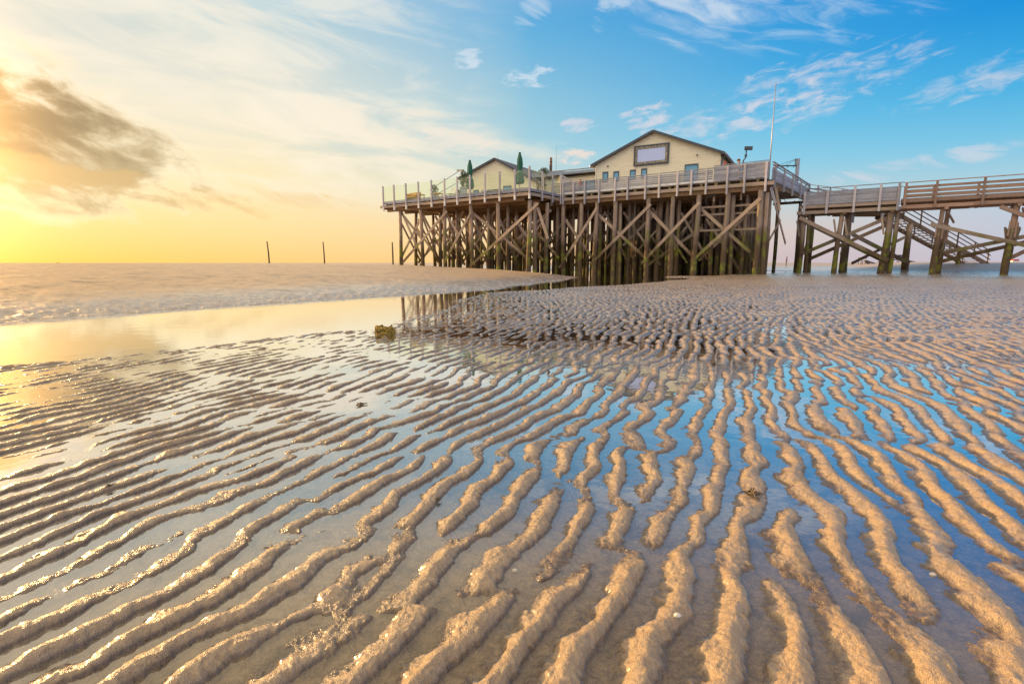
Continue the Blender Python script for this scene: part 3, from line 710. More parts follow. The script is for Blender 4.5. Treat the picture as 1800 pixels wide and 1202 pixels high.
# ------------------------------------------------------------------ houses
def house(name, label, origin, rot, width, apex_a, eaveL, eaveR, apex, depth, wins, oh=.35, strips=.17):
    """gable wall along local x (0..width), depth into +y"""
    ex = PA*math.cos(R(rot))+PB*math.sin(R(rot)); ey = -PA*math.sin(R(rot))+PB*math.cos(R(rot))
    H = lambda x, y, z: Vector((origin.x+ex.x*x+ey.x*y, origin.y+ex.y*x+ey.y*y, z))
    h = thing(name, H(width/2, 0, DZ), label, 'house')
    def top(x): return eaveL+(apex-eaveL)*x/apex_a if x < apex_a else apex+(eaveR-apex)*(x-apex_a)/(width-apex_a)
    w_ = MB(); w_.prism([H(0, .03, DZ), H(width, .03, DZ), H(width, .03, eaveR), H(apex_a, .03, apex), H(0, .03, eaveL)], ey*(depth-.03))
    z = DZ+.01
    while z < apex-.06:
        zt = z+strips; x0, x1 = 0, width
        if z > eaveL: x0 = apex_a*(z-eaveL)/(apex-eaveL)
        if z > eaveR: x1 = width-(width-apex_a)*(z-eaveR)/(apex-eaveR)
        if x1-x0 > .1:
            n = 1; w_.add([H(x0, -.012, z), H(x1, -.012, z), H(x1, .012, zt+.012), H(x0, .012, zt+.012), H(x0, .04, z), H(x1, .04, z)], [(0, 1, 2, 3), (1, 0, 4, 5)], [(0, 0, z)]*6)
        z = zt
    w_.build('wall', M['siding'], h)
    for x in (-.02, width+.02): MB().beam(H(x, -.03, DZ), H(x, -.03, top(min(max(x, 0), width))-.05), .09, .07, up=ex).build('corner_board', M['siding'], h)
    th = .13
    sl_ = (apex-eaveL)/apex_a; sr_ = (apex-eaveR)/(width-apex_a)
    zL = eaveL-sl_*oh; zR = eaveR-sr_*oh
    r_ = MB().prism([H(-oh, -.32, zL+.04), H(apex_a, -.32, apex+.04), H(width+oh, -.32, zR+.04), H(width+oh, -.32, zR+.04+th), H(apex_a, -.32, apex+.04+th), H(-oh, -.32, zL+.04+th)], ey*(depth+.6)).build('roof', M['roof'], h)
    for p, q in (((-oh, zL), (apex_a, apex)), ((apex_a, apex), (width+oh, zR))):
        MB().beam(H(p[0], -.345, p[1]+.085), H(q[0], -.345, q[1]+.085), .04, .19).build('barge_board', M['darksteel'], r_)
    for x, z in ((-oh-.06, zL), (width+oh+.06, zR)):
        MB().tube([H(x, -.3, z+.06), H(x, depth+.2, z+.06)], .07, 8).build('gutter', M['steel'], h, True)
    MB().tube([H(width+oh+.03, -.1, zR), H(width+.12, .15, zR-.35), H(width+.12, .15, DZ)], .045, 8).build('downpipe', M['darksteel'], h, True)
    for (x0, x1, z0, z1) in wins:
        cx, cz = (x0+x1)/2, (z0+z1)/2; f = .05
        wn_ = MB()
        for p, q, ww, hh in ((H(x0, -.03, z0+f/2), H(x1, -.03, z0+f/2), .07, f), (H(x0, -.03, z1-f), H(x1, -.03, z1-f), .07, 2*f)): wn_.beam(p, q, ww, hh)
        for x in (x0+f/2, x1-f/2): wn_.beam(H(x, -.028, z0), H(x, -.028, z1), f, .068, up=ey)
        wn_ = wn_.build('window', M['trim'], h)
        MB().beam(H(x0+f, -.02, cz), H(x1-f, -.02, cz), .02, z1-z0-2*f).build('pane', M['glassw'], wn_)
    return h, H, top
gh, GH, gtop = house('gable_house', 'larger pale yellow clapboard house with a blank framed panel in its gable', W(-12.62, 2.45, 0), 5, 9.3, 4.52, 8.52, 8.46, 10.42, 12,
    [(.55, 1.0, 7.15, 7.93), (1.45, 1.9, 7.15, 7.9), (2.78, 3.22, 7.15, 7.9), (3.66, 4.1, 7.15, 7.92), (6.9, 7.85, 6.3, 7.92)])
for x, z in ((1.0, 8.35), (7.75, 8.52)): MB().tube([GH(x, 0, z), GH(x, -.14, z), GH(x, -.16, z-.08)], [.03, .045, .06], 8).build('wall_lamp', M['darksteel'], gh, True)
MB().tube([GH(4.5, .5, 10.5), GH(4.42, .5, 10.9)], .012, 5).build('antenna', M['cable'], gh)
sg = thing('framed_sign', GH(4.4, -.05, 8.85), 'blank lilac panel in a dark frame with beige rope border, high on the larger house', 'sign')
x0, x1, z0, z1 = 3.07, 5.72, 8.13, 9.60
def ring(x0, x1, z0, z1, t_, y, d):
    m = MB(); m.beam(GH(x0, y, z0+t_/2), GH(x1, y, z0+t_/2), d, t_); m.beam(GH(x0, y, z1-t_/2), GH(x1, y, z1-t_/2), d, t_)
    for x in (x0+t_/2, x1-t_/2): m.beam(GH(x, y, z0+t_+.002), GH(x, y, z1-t_-.002), t_, d, up=PB)
    return m
ring(x0, x1, z0, z1, .10, -.09, .12).build('outer_frame', M['darksteel'], sg)
ring(x0+.102, x1-.102, z0+.102, z1-.102, .17, -.08, .09).build('rope_border', M['ornament'], sg)
MB().beam(GH(x0+.275, -.07, (z0+z1)/2), GH(x1-.275, -.07, (z0+z1)/2), .05, z1-z0-.55).build('panel', M['panel'], sg)

lh, LH, ltop = house('small_gable_house', 'smaller pale yellow clapboard house with dark gable roof, behind the glass windbreak and parasols', W(-27.6, 3.4, 0), 5, 8.2, 3.95, 8.95, 8.05, 10.32, 9,
    [(1.35, 1.95, 6.6, 7.75), (4.75, 5.6, 6.6, 7.9)], oh=.3)
dw = MB().beam(LH(2.9, -.03, 6.9), LH(4.3, -.03, 6.9), .05, 1.55).build('open_door', M['trim'], lh)
MB().beam(LH(3.35, -.055, 6.9), LH(4.2, -.055, 6.9), .02, 1.4).build('pane', plain('brown_interior', (.16, .11, .07), .5), dw)
MB().beam(LH(2.95, -.06, 6.95), LH(2.75, -.75, 6.95), .04, 1.35).build('door_leaf', M['planter'], dw)
MB().beam(LH(3.95, .3, 10.4), LH(3.9, .3, 10.85), .02, .02, up=(0, 1, 0)).build('antenna', M['cable'], lh)

# flat-roofed link between them
fl = thing('flat_roof_house', W(-16.5, 6, DZ), 'low flat-roofed yellow building with blue-grey fascia between the two gable houses', 'house')
fw = MB(); pbox(fw, -20.0, -13.2, 5.5, 12, DZ, 8.45); fw.build('wall', M['siding'], fl)
rf = MB().prism([W(-20.6, 4.9, 8.62), W(-12.6, 4.9, 8.47), W(-12.6, 4.9, 8.56), W(-20.6, 4.9, 8.71)], PB*7.5).build('roof', M['roof'], fl)
MB().beam(W(-20.6, 4.86, 8.74), W(-17.0, 4.86, 8.71), .05, .34).build('fascia', M['fascia'], rf)
MB().beam(W(-16.99, 4.87, 8.66), W(-12.6, 4.87, 8.58), .05, .22).build('fascia', M['fascia'], rf)
MB().tube([W(-12.6, 5.2, 8.86), W(-19.6, 5.2, 9.0)], .05, 8).build('roof_pipe', M['steel'], rf, True)
MB().tube([W(-18.8, 5.6, 8.6), W(-18.8, 5.6, 10.1), W(-18.8, 5.6, 10.3)], [.13, .12, .12], 10).build('stovepipe', M['pipe'], rf, True)
for z in (9.0, 9.45, 9.9): MB().tube([W(-18.8, 5.6, z), W(-18.8, 5.6, z+.05)], .14, 10).build('pipe_band', M['darksteel'], rf, True)
MB().tube([W(-18.3, 5.7, 8.6), W(-18.3, 5.7, 11.2)], .012, 5).build('antenna', M['cable'], rf)
vt = MB().tube([W(-13.0, 5.6, 8.6), W(-13.0, 5.6, 9.15)], .22, 12).build('roof_vent', M['pipe'], rf, True)
MB().tube([W(-13.0, 5.6, 9.15), W(-13.0, 5.6, 9.3), W(-13.0, 5.6, 9.62), W(-13.0, 5.6, 9.64)], [.24, .3, .25, .22], 14).build('vent_cowl', M['vent'], vt, True)
wdw = MB().beam(W(-15.6, 5.47, 7.35), W(-14.2, 5.47, 7.35), .06, 1.1).build('window', M['trim'], fl); MB().beam(W(-15.5, 5.44, 7.35), W(-14.3, 5.44, 7.35), .03, .95).build('pane', M['glassw'], wdw)
# sloping board screen at the inner corner
scn = thing('sloped_board_screen', W(-14.6, .9, DZ), 'grey slatted screen with sloping top at the inner corner beside the terrace glass', 'screen')
for k in range(10):
    z = 6.2+.16*k; e = 1.9-.18*max(0, k-2)*1.25
    if e > .2: MB().beam(W(-15.0, .75, z), W(-15.0+e, .75, z-.0), .03, .13).build('slat', M['rail'], scn)
MB().beam(W(-15.05, .75, 7.82), W(-13.2, .75, 6.85), .06, .09).build('top_rail', M['steel'], scn)
for a in (-15.0, -13.6): MB().beam(W(a, .8, DZ), W(a, .8, 7.75 if a < -14 else 7.0), .07, .06, up=PB).build('post', M['steel'], scn)

# ------------------------------------------------------------------ terrace furniture
def parasol(a, b, top, label):
    t_ = thing('closed_parasol', W(a, b, DZ), label, 'parasol', 'closed green parasols on the terrace')
    MB().tube([W(a, b, DZ+.02), W(a, b, top)], .035, 8).build('pole', M['steel'], t_, True)
    n = 14; zs = [.78, .95, 1.15, 1.5, 1.65, 2.1, 2.5, 2.9]; k = (top-DZ)/2.95
    rs = [.32, .37, .34, .26, .17, .24, .20, .08]; mb = MB(); vs = []
    for z, r in zip(zs, rs):
        for i in range(n):
            q = r*(1 if i % 2 else .68)*random.uniform(.92, 1.08); an = 2*math.pi*i/n
            vs.append(W(a+q*math.cos(an), b+q*math.sin(an), DZ+z*k+(random.uniform(-.06, .06) if z < .9 else 0)))
    fs = [(j*n+i, j*n+(i+1) % n, (j+1)*n+(i+1) % n, (j+1)*n+i) for j in range(len(zs)-1) for i in range(n)]+[tuple(range((len(zs)-1)*n, len(zs)*n))]
    mb.add(vs, fs, [(v.x, v.z, 1) for v in vs]).build('canopy', M['greencloth'], t_)
    MB().tube([W(a, b, DZ+1.55*k), W(a, b, DZ+1.63*k)], .16, 12).build('tie_strap', M['steel'], t_, True)
    MB().tube([W(a, b, top-.08), W(a, b, top-.03), W(a, b, top)], [.09, .11, .06], 10).build('finial', M['greencloth'], t_, True)
    MB().box(W(a, b, DZ)-Vector((.3, .3, -.0)), W(a, b, DZ)+Vector((.3, .3, .12))).build('base', M['planter'], t_)
parasol(-16.95, -2.1, 9.26, 'taller closed green parasol in front of the right roof slope of the smaller house')
parasol(-22.0, -2.1, 9.24, 'closed green parasol at the left roof edge of the smaller house, beside a planter bush')
def planter(a, b, w, h, fol, label, fr=(.3, .3, .45), n=260, s=.07):
    t_ = thing('planter', W(a, b, DZ), label, 'planter', 'planted boxes on the terrace')
    p = MB(); c = W(a, b, DZ)
    p.prism([c+Vector((sx*w*.42, sy*w*.42, 0)) for sx, sy in ((-1, -1), (1, -1), (1, 1), (-1, 1))], (0, 0, h)); p.build('pot', M['planter'], t_)
    MB().beam(c+Vector((-w*.5, 0, h)), c+Vector((w*.5, 0, h)), w, .07).build('pot_rim', M['planter'], t_)
    f = MB(); f.leaves(c+Vector((0, 0, h+fol)), *fr, n, s); f.tube([c+Vector((0, 0, h)), c+Vector((0, 0, h+fol))], .03, 6); f.build('foliage', M['leaf'], t_)
planter(-25.9, -2.3, .62, .75, .32, 'grey box planter with a small pointed bush, near the left of the terrace', (.36, .36, .42))
planter(-21.8, -3.2, .62, .75, .75, 'pale box planter with a tall green bush, at the foot of the left parasol', (.36, .36, .7), 420)
pl = thing('potted_plant', W(-15.3, -1.2, DZ), 'green potted plant on a thin stand, behind the right end of the terrace glass', 'plant')
MB().tube([W(-15.3, -1.2, DZ), W(-15.3, -1.2, 7.5)], .03, 6).build('stand', M['darksteel'], pl); MB().blob(W(-15.3, -1.2, 7.5), .16, .16, .14).build('pot', M['planter'], pl)
MB().leaves(W(-15.3, -1.2, 7.8), .42, .42, .30, 320, .07).build('foliage', M['leaf'], pl)
sh = thing('potted_shrub', W(-19.6, -2.6, DZ), 'low rounded shrub in a pot on the terrace by the white chairs', 'plant')
MB().tube([W(-20.9, -2.9, DZ), W(-20.9, -2.9, DZ+.3)], [.2, .26], 10).build('pot', M['planter'], sh, True); MB().leaves(W(-20.9, -2.9, DZ+.45), .38, .38, .22, 200, .06).build('foliage', M['leaf'], sh)
sh.location = W(-20.9, -2.9, DZ)
bn = thing('wooden_bench', W(-27.2, -3.2, DZ), 'glowing yellow wooden bench with a solid back at the left end of the terrace', 'bench')
MB().beam(W(-28.3, -3.0, DZ+.55), W(-26.9, -3.0, DZ+.55), .06, .6).build('backrest', M['gold'], bn)
MB().beam(W(-28.3, -3.3, DZ+.42), W(-26.9, -3.3, DZ+.42), .55, .06).build('seat', M['gold'], bn)
for a in (-28.25, -26.95): MB().beam(W(a, -3.55, DZ+.4), W(a, -3.0, DZ+.4), .07, .72).build('side_panel', M['gold'], bn)
def chair(a, b, label):
    t_ = thing('terrace_chair', W(a, b, DZ), label, 'chair', 'white slatted chairs on the terrace')
    for k in range(4): MB().beam(W(a-.24+.16*k, b+.2, DZ+.42), W(a-.22+.16*k, b+.42, DZ+1.0), .1, .025, up=PB).build('back_slat', M['white'], t_)
    MB().beam(W(a-.27, b-.05, DZ+.42), W(a+.27, b-.05, DZ+.42), .5, .04).build('seat', M['white'], t_)
    for sa, sb in ((-1, -1), (1, -1), (-1, 1), (1, 1)): MB().beam(W(a+.24*sa, b-.05+.22*sb, DZ), W(a+.22*sa, b-.05+.22*sb, DZ+.42), .05, .05, up=PB).build('leg', M['white'], t_)
chair(-23.4, -3.0, 'white slatted chair on the terrace, the farther from the green parasols'); chair(-22.75, -2.6, 'white slatted chair on the terrace, the one beside the left parasol')
def table(a, b, label):
    t_ = thing('terrace_table', W(a, b, DZ), label, 'table', 'low wooden tables on the terrace')
    MB().beam(W(a-.5, b, DZ+.5), W(a+.5, b, DZ+.5), .6, .05).build('tabletop', M['gold'], t_)
    for sa, sb in ((-1, -1), (1, -1), (-1, 1), (1, 1)): MB().beam(W(a+.42*sa, b+.22*sb, DZ), W(a+.42*sa, b+.22*sb, DZ+.48), .06, .06, up=PB).build('leg', M['gold'], t_)
table(-24.7, -3.3, 'low wooden table just right of the box planter with the pointed bush'); table(-26.55, -3.6, 'low wooden table between the yellow bench and the planter with the pointed bush')
aw = thing('awning_mast', W(-22.2, -2.9, DZ), 'grey mast with short arm and two cables slanting down, beside the left parasol', 'mast')
MB().beam(W(-22.2, -2.9, DZ), W(-22.2, -2.9, 8.3), .12, .12, up=PB).build('mast', M['steel'], aw)
MB().beam(W(-22.7, -2.9, 8.38), W(-22.0, -2.9, 8.28), .14, .15).build('arm', M['steel'], aw)
for z0, a1, z1 in ((8.3, -25.6, 7.0), (7.45, -24.7, 6.6)): MB().tube([W(-22.5, -2.9, z0), W(a1, -3.2, z1)], .022, 6).build('cable', M['darksteel'], aw)

# ------------------------------------------------------------------ masts and lamps
fp = thing('flagpole', W(.13, 2.0, DZ), 'tall thin bare flagpole rising above the right corner of the platform', 'flagpole')
MB().tube([W(.13, 2, DZ), W(.13, 2, 9), W(.13, 2, 12.05)], [.042, .034, .024], 8).build('pole', M['steel'], fp, True); MB().blob(W(.13, 2, 12.08), .05, .05, .05, 8, 5, 0).build('finial', M['steel'], fp, True)
lp = thing('floodlight_post', W(-1.9, 3.8, DZ), 'dark floodlight on a short bent post above the two people', 'lamp')
MB().tube([W(-1.9, 3.8, DZ), W(-1.9, 3.8, 7.9), W(-1.75, 3.8, 8.1), W(-1.75, 3.8, 8.75)], .045, 8).build('post', M['darksteel'], lp, True)
MB().beam(W(-1.85, 3.75, 8.72), W(-1.35, 3.75, 8.66), .2, .24).build('lamp_head', M['darksteel'], lp); MB().beam(W(-1.80, 3.66, 8.2), W(-1.65, 3.66, 8.2), .12, .14).build('junction_box', M['darksteel'], lp)
ma = thing('cable_mast', U(6.3, -.12, 0), 'thick grey post with a horizontal arm stayed by two wires, beside the upper walkway', 'mast')
q = U(8.4, .3, 0)
MB().beam((q.x, q.y, 5.98), (q.x, q.y, 8.5), .2, .2, up=(0, 1, 0)).build('post', M['steel'], ma)
ar = MB().beam((q.x-.05, q.y, 8.0), (q.x-1.85, q.y-.2, 7.93), .07, .08).build('arm', M['cable'], ma)
for x in (-.3, -.75, -1.1): MB().tube([(q.x+x, q.y-.03, 8.0), (q.x+x, q.y-.03, 7.85)], .03, 6).build('hook', M['cable'], ar)
MB().beam((q.x-.2, q.y, 8.5), (q.x-.2, q.y, 7.95), .05, .05, up=(0, 1, 0)).build('bracket', M['cable'], ma)
for x in (-1.0, -1.6): MB().tube([(q.x-.1, q.y, 8.48), (q.x+x, q.y-.1, 7.98)], .014, 5).build('stay_wire', M['cable'], ma)
MB().beam((q.x-1.7, q.y-.2, 7.8), (q.x-1.95, q.y-.2, 7.8), .1, .1).build('warning_light', M['red'], ma)

# ------------------------------------------------------------------ stakes, stump, debris
for k, (u, Y, ht, lean) in enumerate(((-.474, 62, 3.25, .05), (-.366, 62, 3.2, .03), (-.2325, 58, 3.0, .0))):
    x = u*Y*.988; gz = ground_z(x, Y)
    t_ = MB().tube([(x-lean*0, Y, gz-.4), (x-lean*.5, Y, gz+ht*.6), (x-lean*2, Y, gz+ht)], [.09, .08, .07], 8, .15).build('wooden_stake', M['stake'], None, True)
    tag(t_, ('leftmost of the three thin wooden stakes on the left sandbank', 'middle one of the three thin wooden stakes on the left sandbank', 'thin wooden stake on the sandbank, right beside the left end of the platform')[k], 'stake', 'thin wooden stakes on the sandbank')
sx, sy = -1.44, 5.78
stp = thing('mossy_stump', (sx, sy, 0), 'small rotten pile stump covered in olive moss at the edge of the channel', 'stump')
mb = MB(); n = 16; vs = []
for j, (z, r) in enumerate(((-.06, .115), (0, .11), (.045, .098), (.08, .08))):
    for i in range(n): an = 2*math.pi*i/n; q = r*random.uniform(.86, 1.12); vs.append((sx+q*math.cos(an), sy+q*.8*math.sin(an), z+(random.uniform(-.03, .03) if j == 3 else 0)))
for i in range(n): an = 2*math.pi*i/n; vs.append((sx+.055*math.cos(an), sy+.045*math.sin(an), .065))
mb.add(vs, [(j*n+i, j*n+(i+1) % n, (j+1)*n+(i+1) % n, (j+1)*n+i) for j in range(4) for i in range(n)]+[tuple(range(4*n, 5*n))], [(v[2]*3, v[0]*3, 2) for v in vs]).build('stump_wood', M['pile'], stp)
mo = MB()
for i in range(44): an = random.uniform(2.2, 6.0); r = .088; mo.blob((sx+r*math.cos(an), sy+r*.8*math.sin(an), random.uniform(-.01, .075)), .032, .028, .022, 7, 5, .45)
mo.build('moss', M['weedg'], stp)
def proj_ground(u, v):
    th = math.atan(139/900.); x = (u-900)/900.; y = (601-v)/900.
    d = Vector((x, math.cos(th)+y*math.sin(th), -math.sin(th)+y*math.cos(th))); k = -.8/d.z
    return d.x*k, d.y*k
def seaweed(x, y, s, label, cat='seaweed', grp='scraps of brown seaweed on the ripples'):
    z = max(ground_z(x, y), 0)
    m = MB()
    for i in range(10):
        a0 = random.uniform(0, 6.28); L = s*random.uniform(.5, 1.2); p = Vector((x+random.gauss(0, s*.25), y+random.gauss(0, s*.25), z+s*.05)); dv = Vector((math.cos(a0), math.sin(a0), 0)); pts = []
        for k in range(5): pts.append(p+dv*(L*(k/4-.5))+Vector((random.gauss(0, s*.06), random.gauss(0, s*.06), s*.16*math.sin(math.pi*k/4)*random.uniform(.3, 1.4))))
        m.tube(pts, [s*.02, s*.05, s*.06, s*.045, s*.015], 5, .3)
    t_ = m.build('seaweed_scrap', M['weed'], None, True); tag(t_, label, cat, grp)
for u, v, s, lb in ((1322, 880, .055, 'dark tangle of seaweed at the end of a crest, right of the middle'), (768, 882, .026, 'small brown scrap of seaweed standing upright between crests'),
    (473, 968, .022, 'small brown seaweed bit in the water at the end of a thick left crest'), (194, 860, .02, 'tiny reddish twig of seaweed on the golden wet flat at the left'),
    (632, 712, .045, 'brown round seaweed lump behind the middle crests'), (1252, 640, .05, 'dark seaweed wisp in the dim pool reflecting the pier')):
    x, y = proj_ground(u, v); seaweed(x, y, s, lb)
for u, v, lb in ((1190, 1098, 'small pinkish shell in the trough at the bottom, between two thick crests'), (905, 1000, 'tiny pale shell lying in dark water near the bottom centre'), (1640, 1010, 'tiny white shell on the dim wet floor at the lower right')):
    x, y = proj_ground(u, v); z = max(ground_z(x, y), -.012)
    m = MB(); m.blob((x, y, z+.003), .009, .007, .005, 10, 6, .05); tag(m.build('shell', M['shell'], None, True), lb, 'shell', 'small shells in the troughs')

# ------------------------------------------------------------------ far beach
def far_place(u, Y): x = (u-900)/900.*Y*.988; return x, Y, ground_z(x, Y)
x, y, z = far_place(101, 130); m = MB(); m.blob((x, y, z+.2), .65, .5, .28, 9, 5, .25); m.tube([(x-.2, y, z+.2), (x+.1, y, z+.62)], [.1, .04], 6); tag(m.build('driftwood', M['stake'], None, True), 'dark lump of driftwood on the left horizon', 'driftwood')
x, y, z = far_place(275, 140); m = MB(); m.blob((x, y, z+.1), .5, .4, .18, 9, 5, .3); tag(m.build('sand_clump', M['stake'], None, True), 'low dark clump on the horizon, left of the three stakes', 'clump')
def hut(u, Y, wall, w, hgt, leg, label, ramps):
    x, y, z = far_place(u, Y); t_ = thing('stilt_hut', (x, y, z), label, 'hut', 'far huts on stilts')
    MB().box((x-w/2, y-w/2, z+leg), (x+w/2, y+w/2, z+leg+hgt)).build('wall', wall, t_)
    MB().prism([(x-w*.62, y-w*.6, z+leg+hgt), (x+w*.62, y-w*.6, z+leg+hgt), (x+w*.5, y-w*.6, z+leg+hgt+.35), (x-w*.5, y-w*.6, z+leg+hgt+.35)], (0, w*1.2, 0)).build('roof', M['darksteel'], t_)
    for sx_ in (-1, 1):
        for sy_ in (-1, 1): MB().tube([(x+sx_*w*.42, y+sy_*w*.4, z-.3), (x+sx_*w*.42, y+sy_*w*.4, z+leg)], .13, 6).build('stilt', M['stake'], t_)
    for sgn, L in ramps: MB().beam((x+sgn*w*.55, y-w*.2, z+leg), (x+sgn*(w*.55+L), y-w*.2, z+.1), 1.2, .3).build('ramp', M['darksteel'], t_)
hut(1515, 170, M['white'], 1.6, .7, 1.2, 'tiny pale hut on stilts with a ramp, far on the beach behind the grey boardwalk', ((1, 3.4), (1, 1.2)))
hut(1578.5, 170, M['hutblue'], 2.3, 1.2, .9, 'blue hut on stilts with ramps, far on the beach behind the junction of the boardwalks', ((1, 3.6), (-1, 5.4)))
def car(u, Y, label, L=4.2):
    x, y, z = far_place(u, Y); t_ = thing('parked_car', (x, y, z), label, 'car', 'far dark cars on the beach')
    MB().prism([(x-L/2, y, z+.3), (x+L/2, y, z+.3), (x+L/2, y, z+.8), (x+L*.3, y, z+.9), (x+L*.16, y, z+1.4), (x-L*.25, y, z+1.45), (x-L*.45, y, z+.95), (x-L/2, y, z+.8)], (0, 1.7, 0)).build('body', M['darksteel'], t_)
    for sx_ in (-.3, .3):
        for yy in (y-.02, y+1.55): MB().tube([(x+sx_*L, yy, z+.32), (x+sx_*L, yy+.2, z+.32)], .32, 10).build('wheel', M['rubber'], t_)
car(1690, 420, 'tiny dark car far on the beach between the legs of the pinkish boardwalk, left one'); car(1696.5, 425, 'tiny dark car far on the beach between the legs of the pinkish boardwalk, right one')
x, y, z = far_place(1783, 330); t_ = thing('beach_kiosk', (x, y, z), 'tiny white and red kiosk far on the right horizon', 'kiosk')
MB().box((x-1.9, y-1, z), (x+1.9, y+1, z+1.2)).build('wall', M['white'], t_); MB().prism([(x-2.1, y-1.2, z+1.2), (x+2.1, y-1.2, z+1.2), (x+1.6, y-1.2, z+2.0), (x-1.6, y-1.2, z+2.0)], (0, 2.4, 0)).build('roof', M['red'], t_)

# ------------------------------------------------------------------ people
def person(loc, heading, label, top, legs, hatm=None, sc_=1., pose='stand'):
    """one continuous skinned body; heading = radians, facing local +x"""
    V = []; Ed = []; Rd = []
    def v(p, r): V.append(p); Rd.append(r); return len(V)-1
    def e(a, b): Ed.append((a, b))
    pel = v((0, 0, .94), .15); ab = v((0, 0, 1.08), .135); ch = v((.01, 0, 1.30), .155); nk0 = v((.0, 0, 1.46), .075); nk = v((.02, 0, 1.53), .058); hd = v((.03, 0, 1.63), .095); cr = v((.02, 0, 1.70), .08)
    for a_, b_ in ((pel, ab), (ab, ch), (ch, nk0), (nk0, nk), (nk, hd), (hd, cr)): e(a_, b_)
    nose = v((.128, 0, 1.615), .018); e(hd, nose)
    for s in (-1, 1):
        st_ = .12 if pose == 'stand' else .0
        hp = v((0, .10*s, .88), .10); kn = v((.03+(st_*s if pose == 'walk' else 0), .11*s, .49), .065); an = v((-.02, .11*s, .09), .042); to = v((.15, .12*s, .045), .036)
        for a_, b_ in ((pel, hp), (hp, kn), (kn, an), (an, to)): e(a_, b_)
        shd = v((0, .19*s, 1.41), .065); el_ = v((-.02, .25*s, 1.13), .044); wr = v((.12, .24*s, .93), .03); ha = v((.15, .235*s, .86), .032)
        for a_, b_ in ((ch, shd), (shd, el_), (el_, wr), (wr, ha)): e(a_, b_)
        for k in range(4): f0 = v((.155+.012*k, .235*s-.018+.012*k, .80-.004*abs(k-1)), .009); e(ha, f0)
        tb = v((.185, .22*s, .85), .010); e(ha, tb)
        ear = v((.02, .098*s, 1.62), .022); e(hd, ear)
    me = bpy.data.meshes.new('person'); me.from_pydata(V, Ed, []); o = bpy.data.objects.new('person_src', me); col.objects.link(o)
    mo_ = o.modifiers.new('s', 'SKIN')
    for i, sv in enumerate(me.skin_vertices[0].data): sv.radius = (Rd[i], Rd[i]); sv.use_root = (i == 0)
    ss_ = o.modifiers.new('d', 'SUBSURF'); ss_.levels = 1
    bpy.context.view_layer.update(); dg = bpy.context.evaluated_depsgraph_get()
    nm = bpy.data.meshes.new_from_object(o.evaluated_get(dg)); bpy.data.objects.remove(o)
    for m_ in (M['skin'], top, legs, M['rubber']): nm.materials.append(m_)
    for p in nm.polygons:
        c = p.center; p.use_smooth = True
        arm = abs(c.y) > .17 and c.z < 1.40
        p.material_index = 3 if c.z < .08 else 2 if (c.z < .96 and not arm) else 0 if (c.z > 1.50 or (arm and c.z < 1.10)) else 1
    b = bpy.data.objects.new('person', nm); col.objects.link(b); b.location = loc; b.rotation_euler.z = heading; b.scale = (sc_,)*3
    tag(b, label, 'person')
    hm = MB(); hm.blob((.0, 0, 1.69), .125, .112, .105, 12, 7, .03)
    h_ = hm.build('hair' if hatm is None else 'cap', hatm or M['hair'], None, True); h_.parent = b; 
    if hatm: pk = MB().beam((.08, 0, 1.70), (.23, 0, 1.68), .15, .02); pk = pk.build('cap_peak', hatm, None); pk.parent = h_
    return b
hd_ = math.atan2(PA.y, PA.x)
person(W(-2.95, 3.0, DZ), hd_, 'person in a purple top and red cap looking right over the tall board wall', M['purple'], M['jeans'], M['red'], .97)
person(W(-1.98, 2.75, DZ), hd_+.15, 'person in a light blue shirt with brown hair behind the tall board wall', M['blue'], M['jeans'], None, .99)
person(W(-13.55, 1.5, DZ), hd_-1.2, 'person in a red top behind the board railing near the flat-roofed building', M['red'], M['jeans'], None, .72)
x, y, z = far_place(1382.5, 98); person((x, y, z), 2.5, 'distant person standing alone on the beach, seen under the grey boardwalk', M['jeans'], M['jeans'])
x, y, z = far_place(1362.5, 190); person((x, y, z), 1.5, 'tiny far person on the beach beside the slim pile of the upper walkway', M['jeans'], M['jeans'])


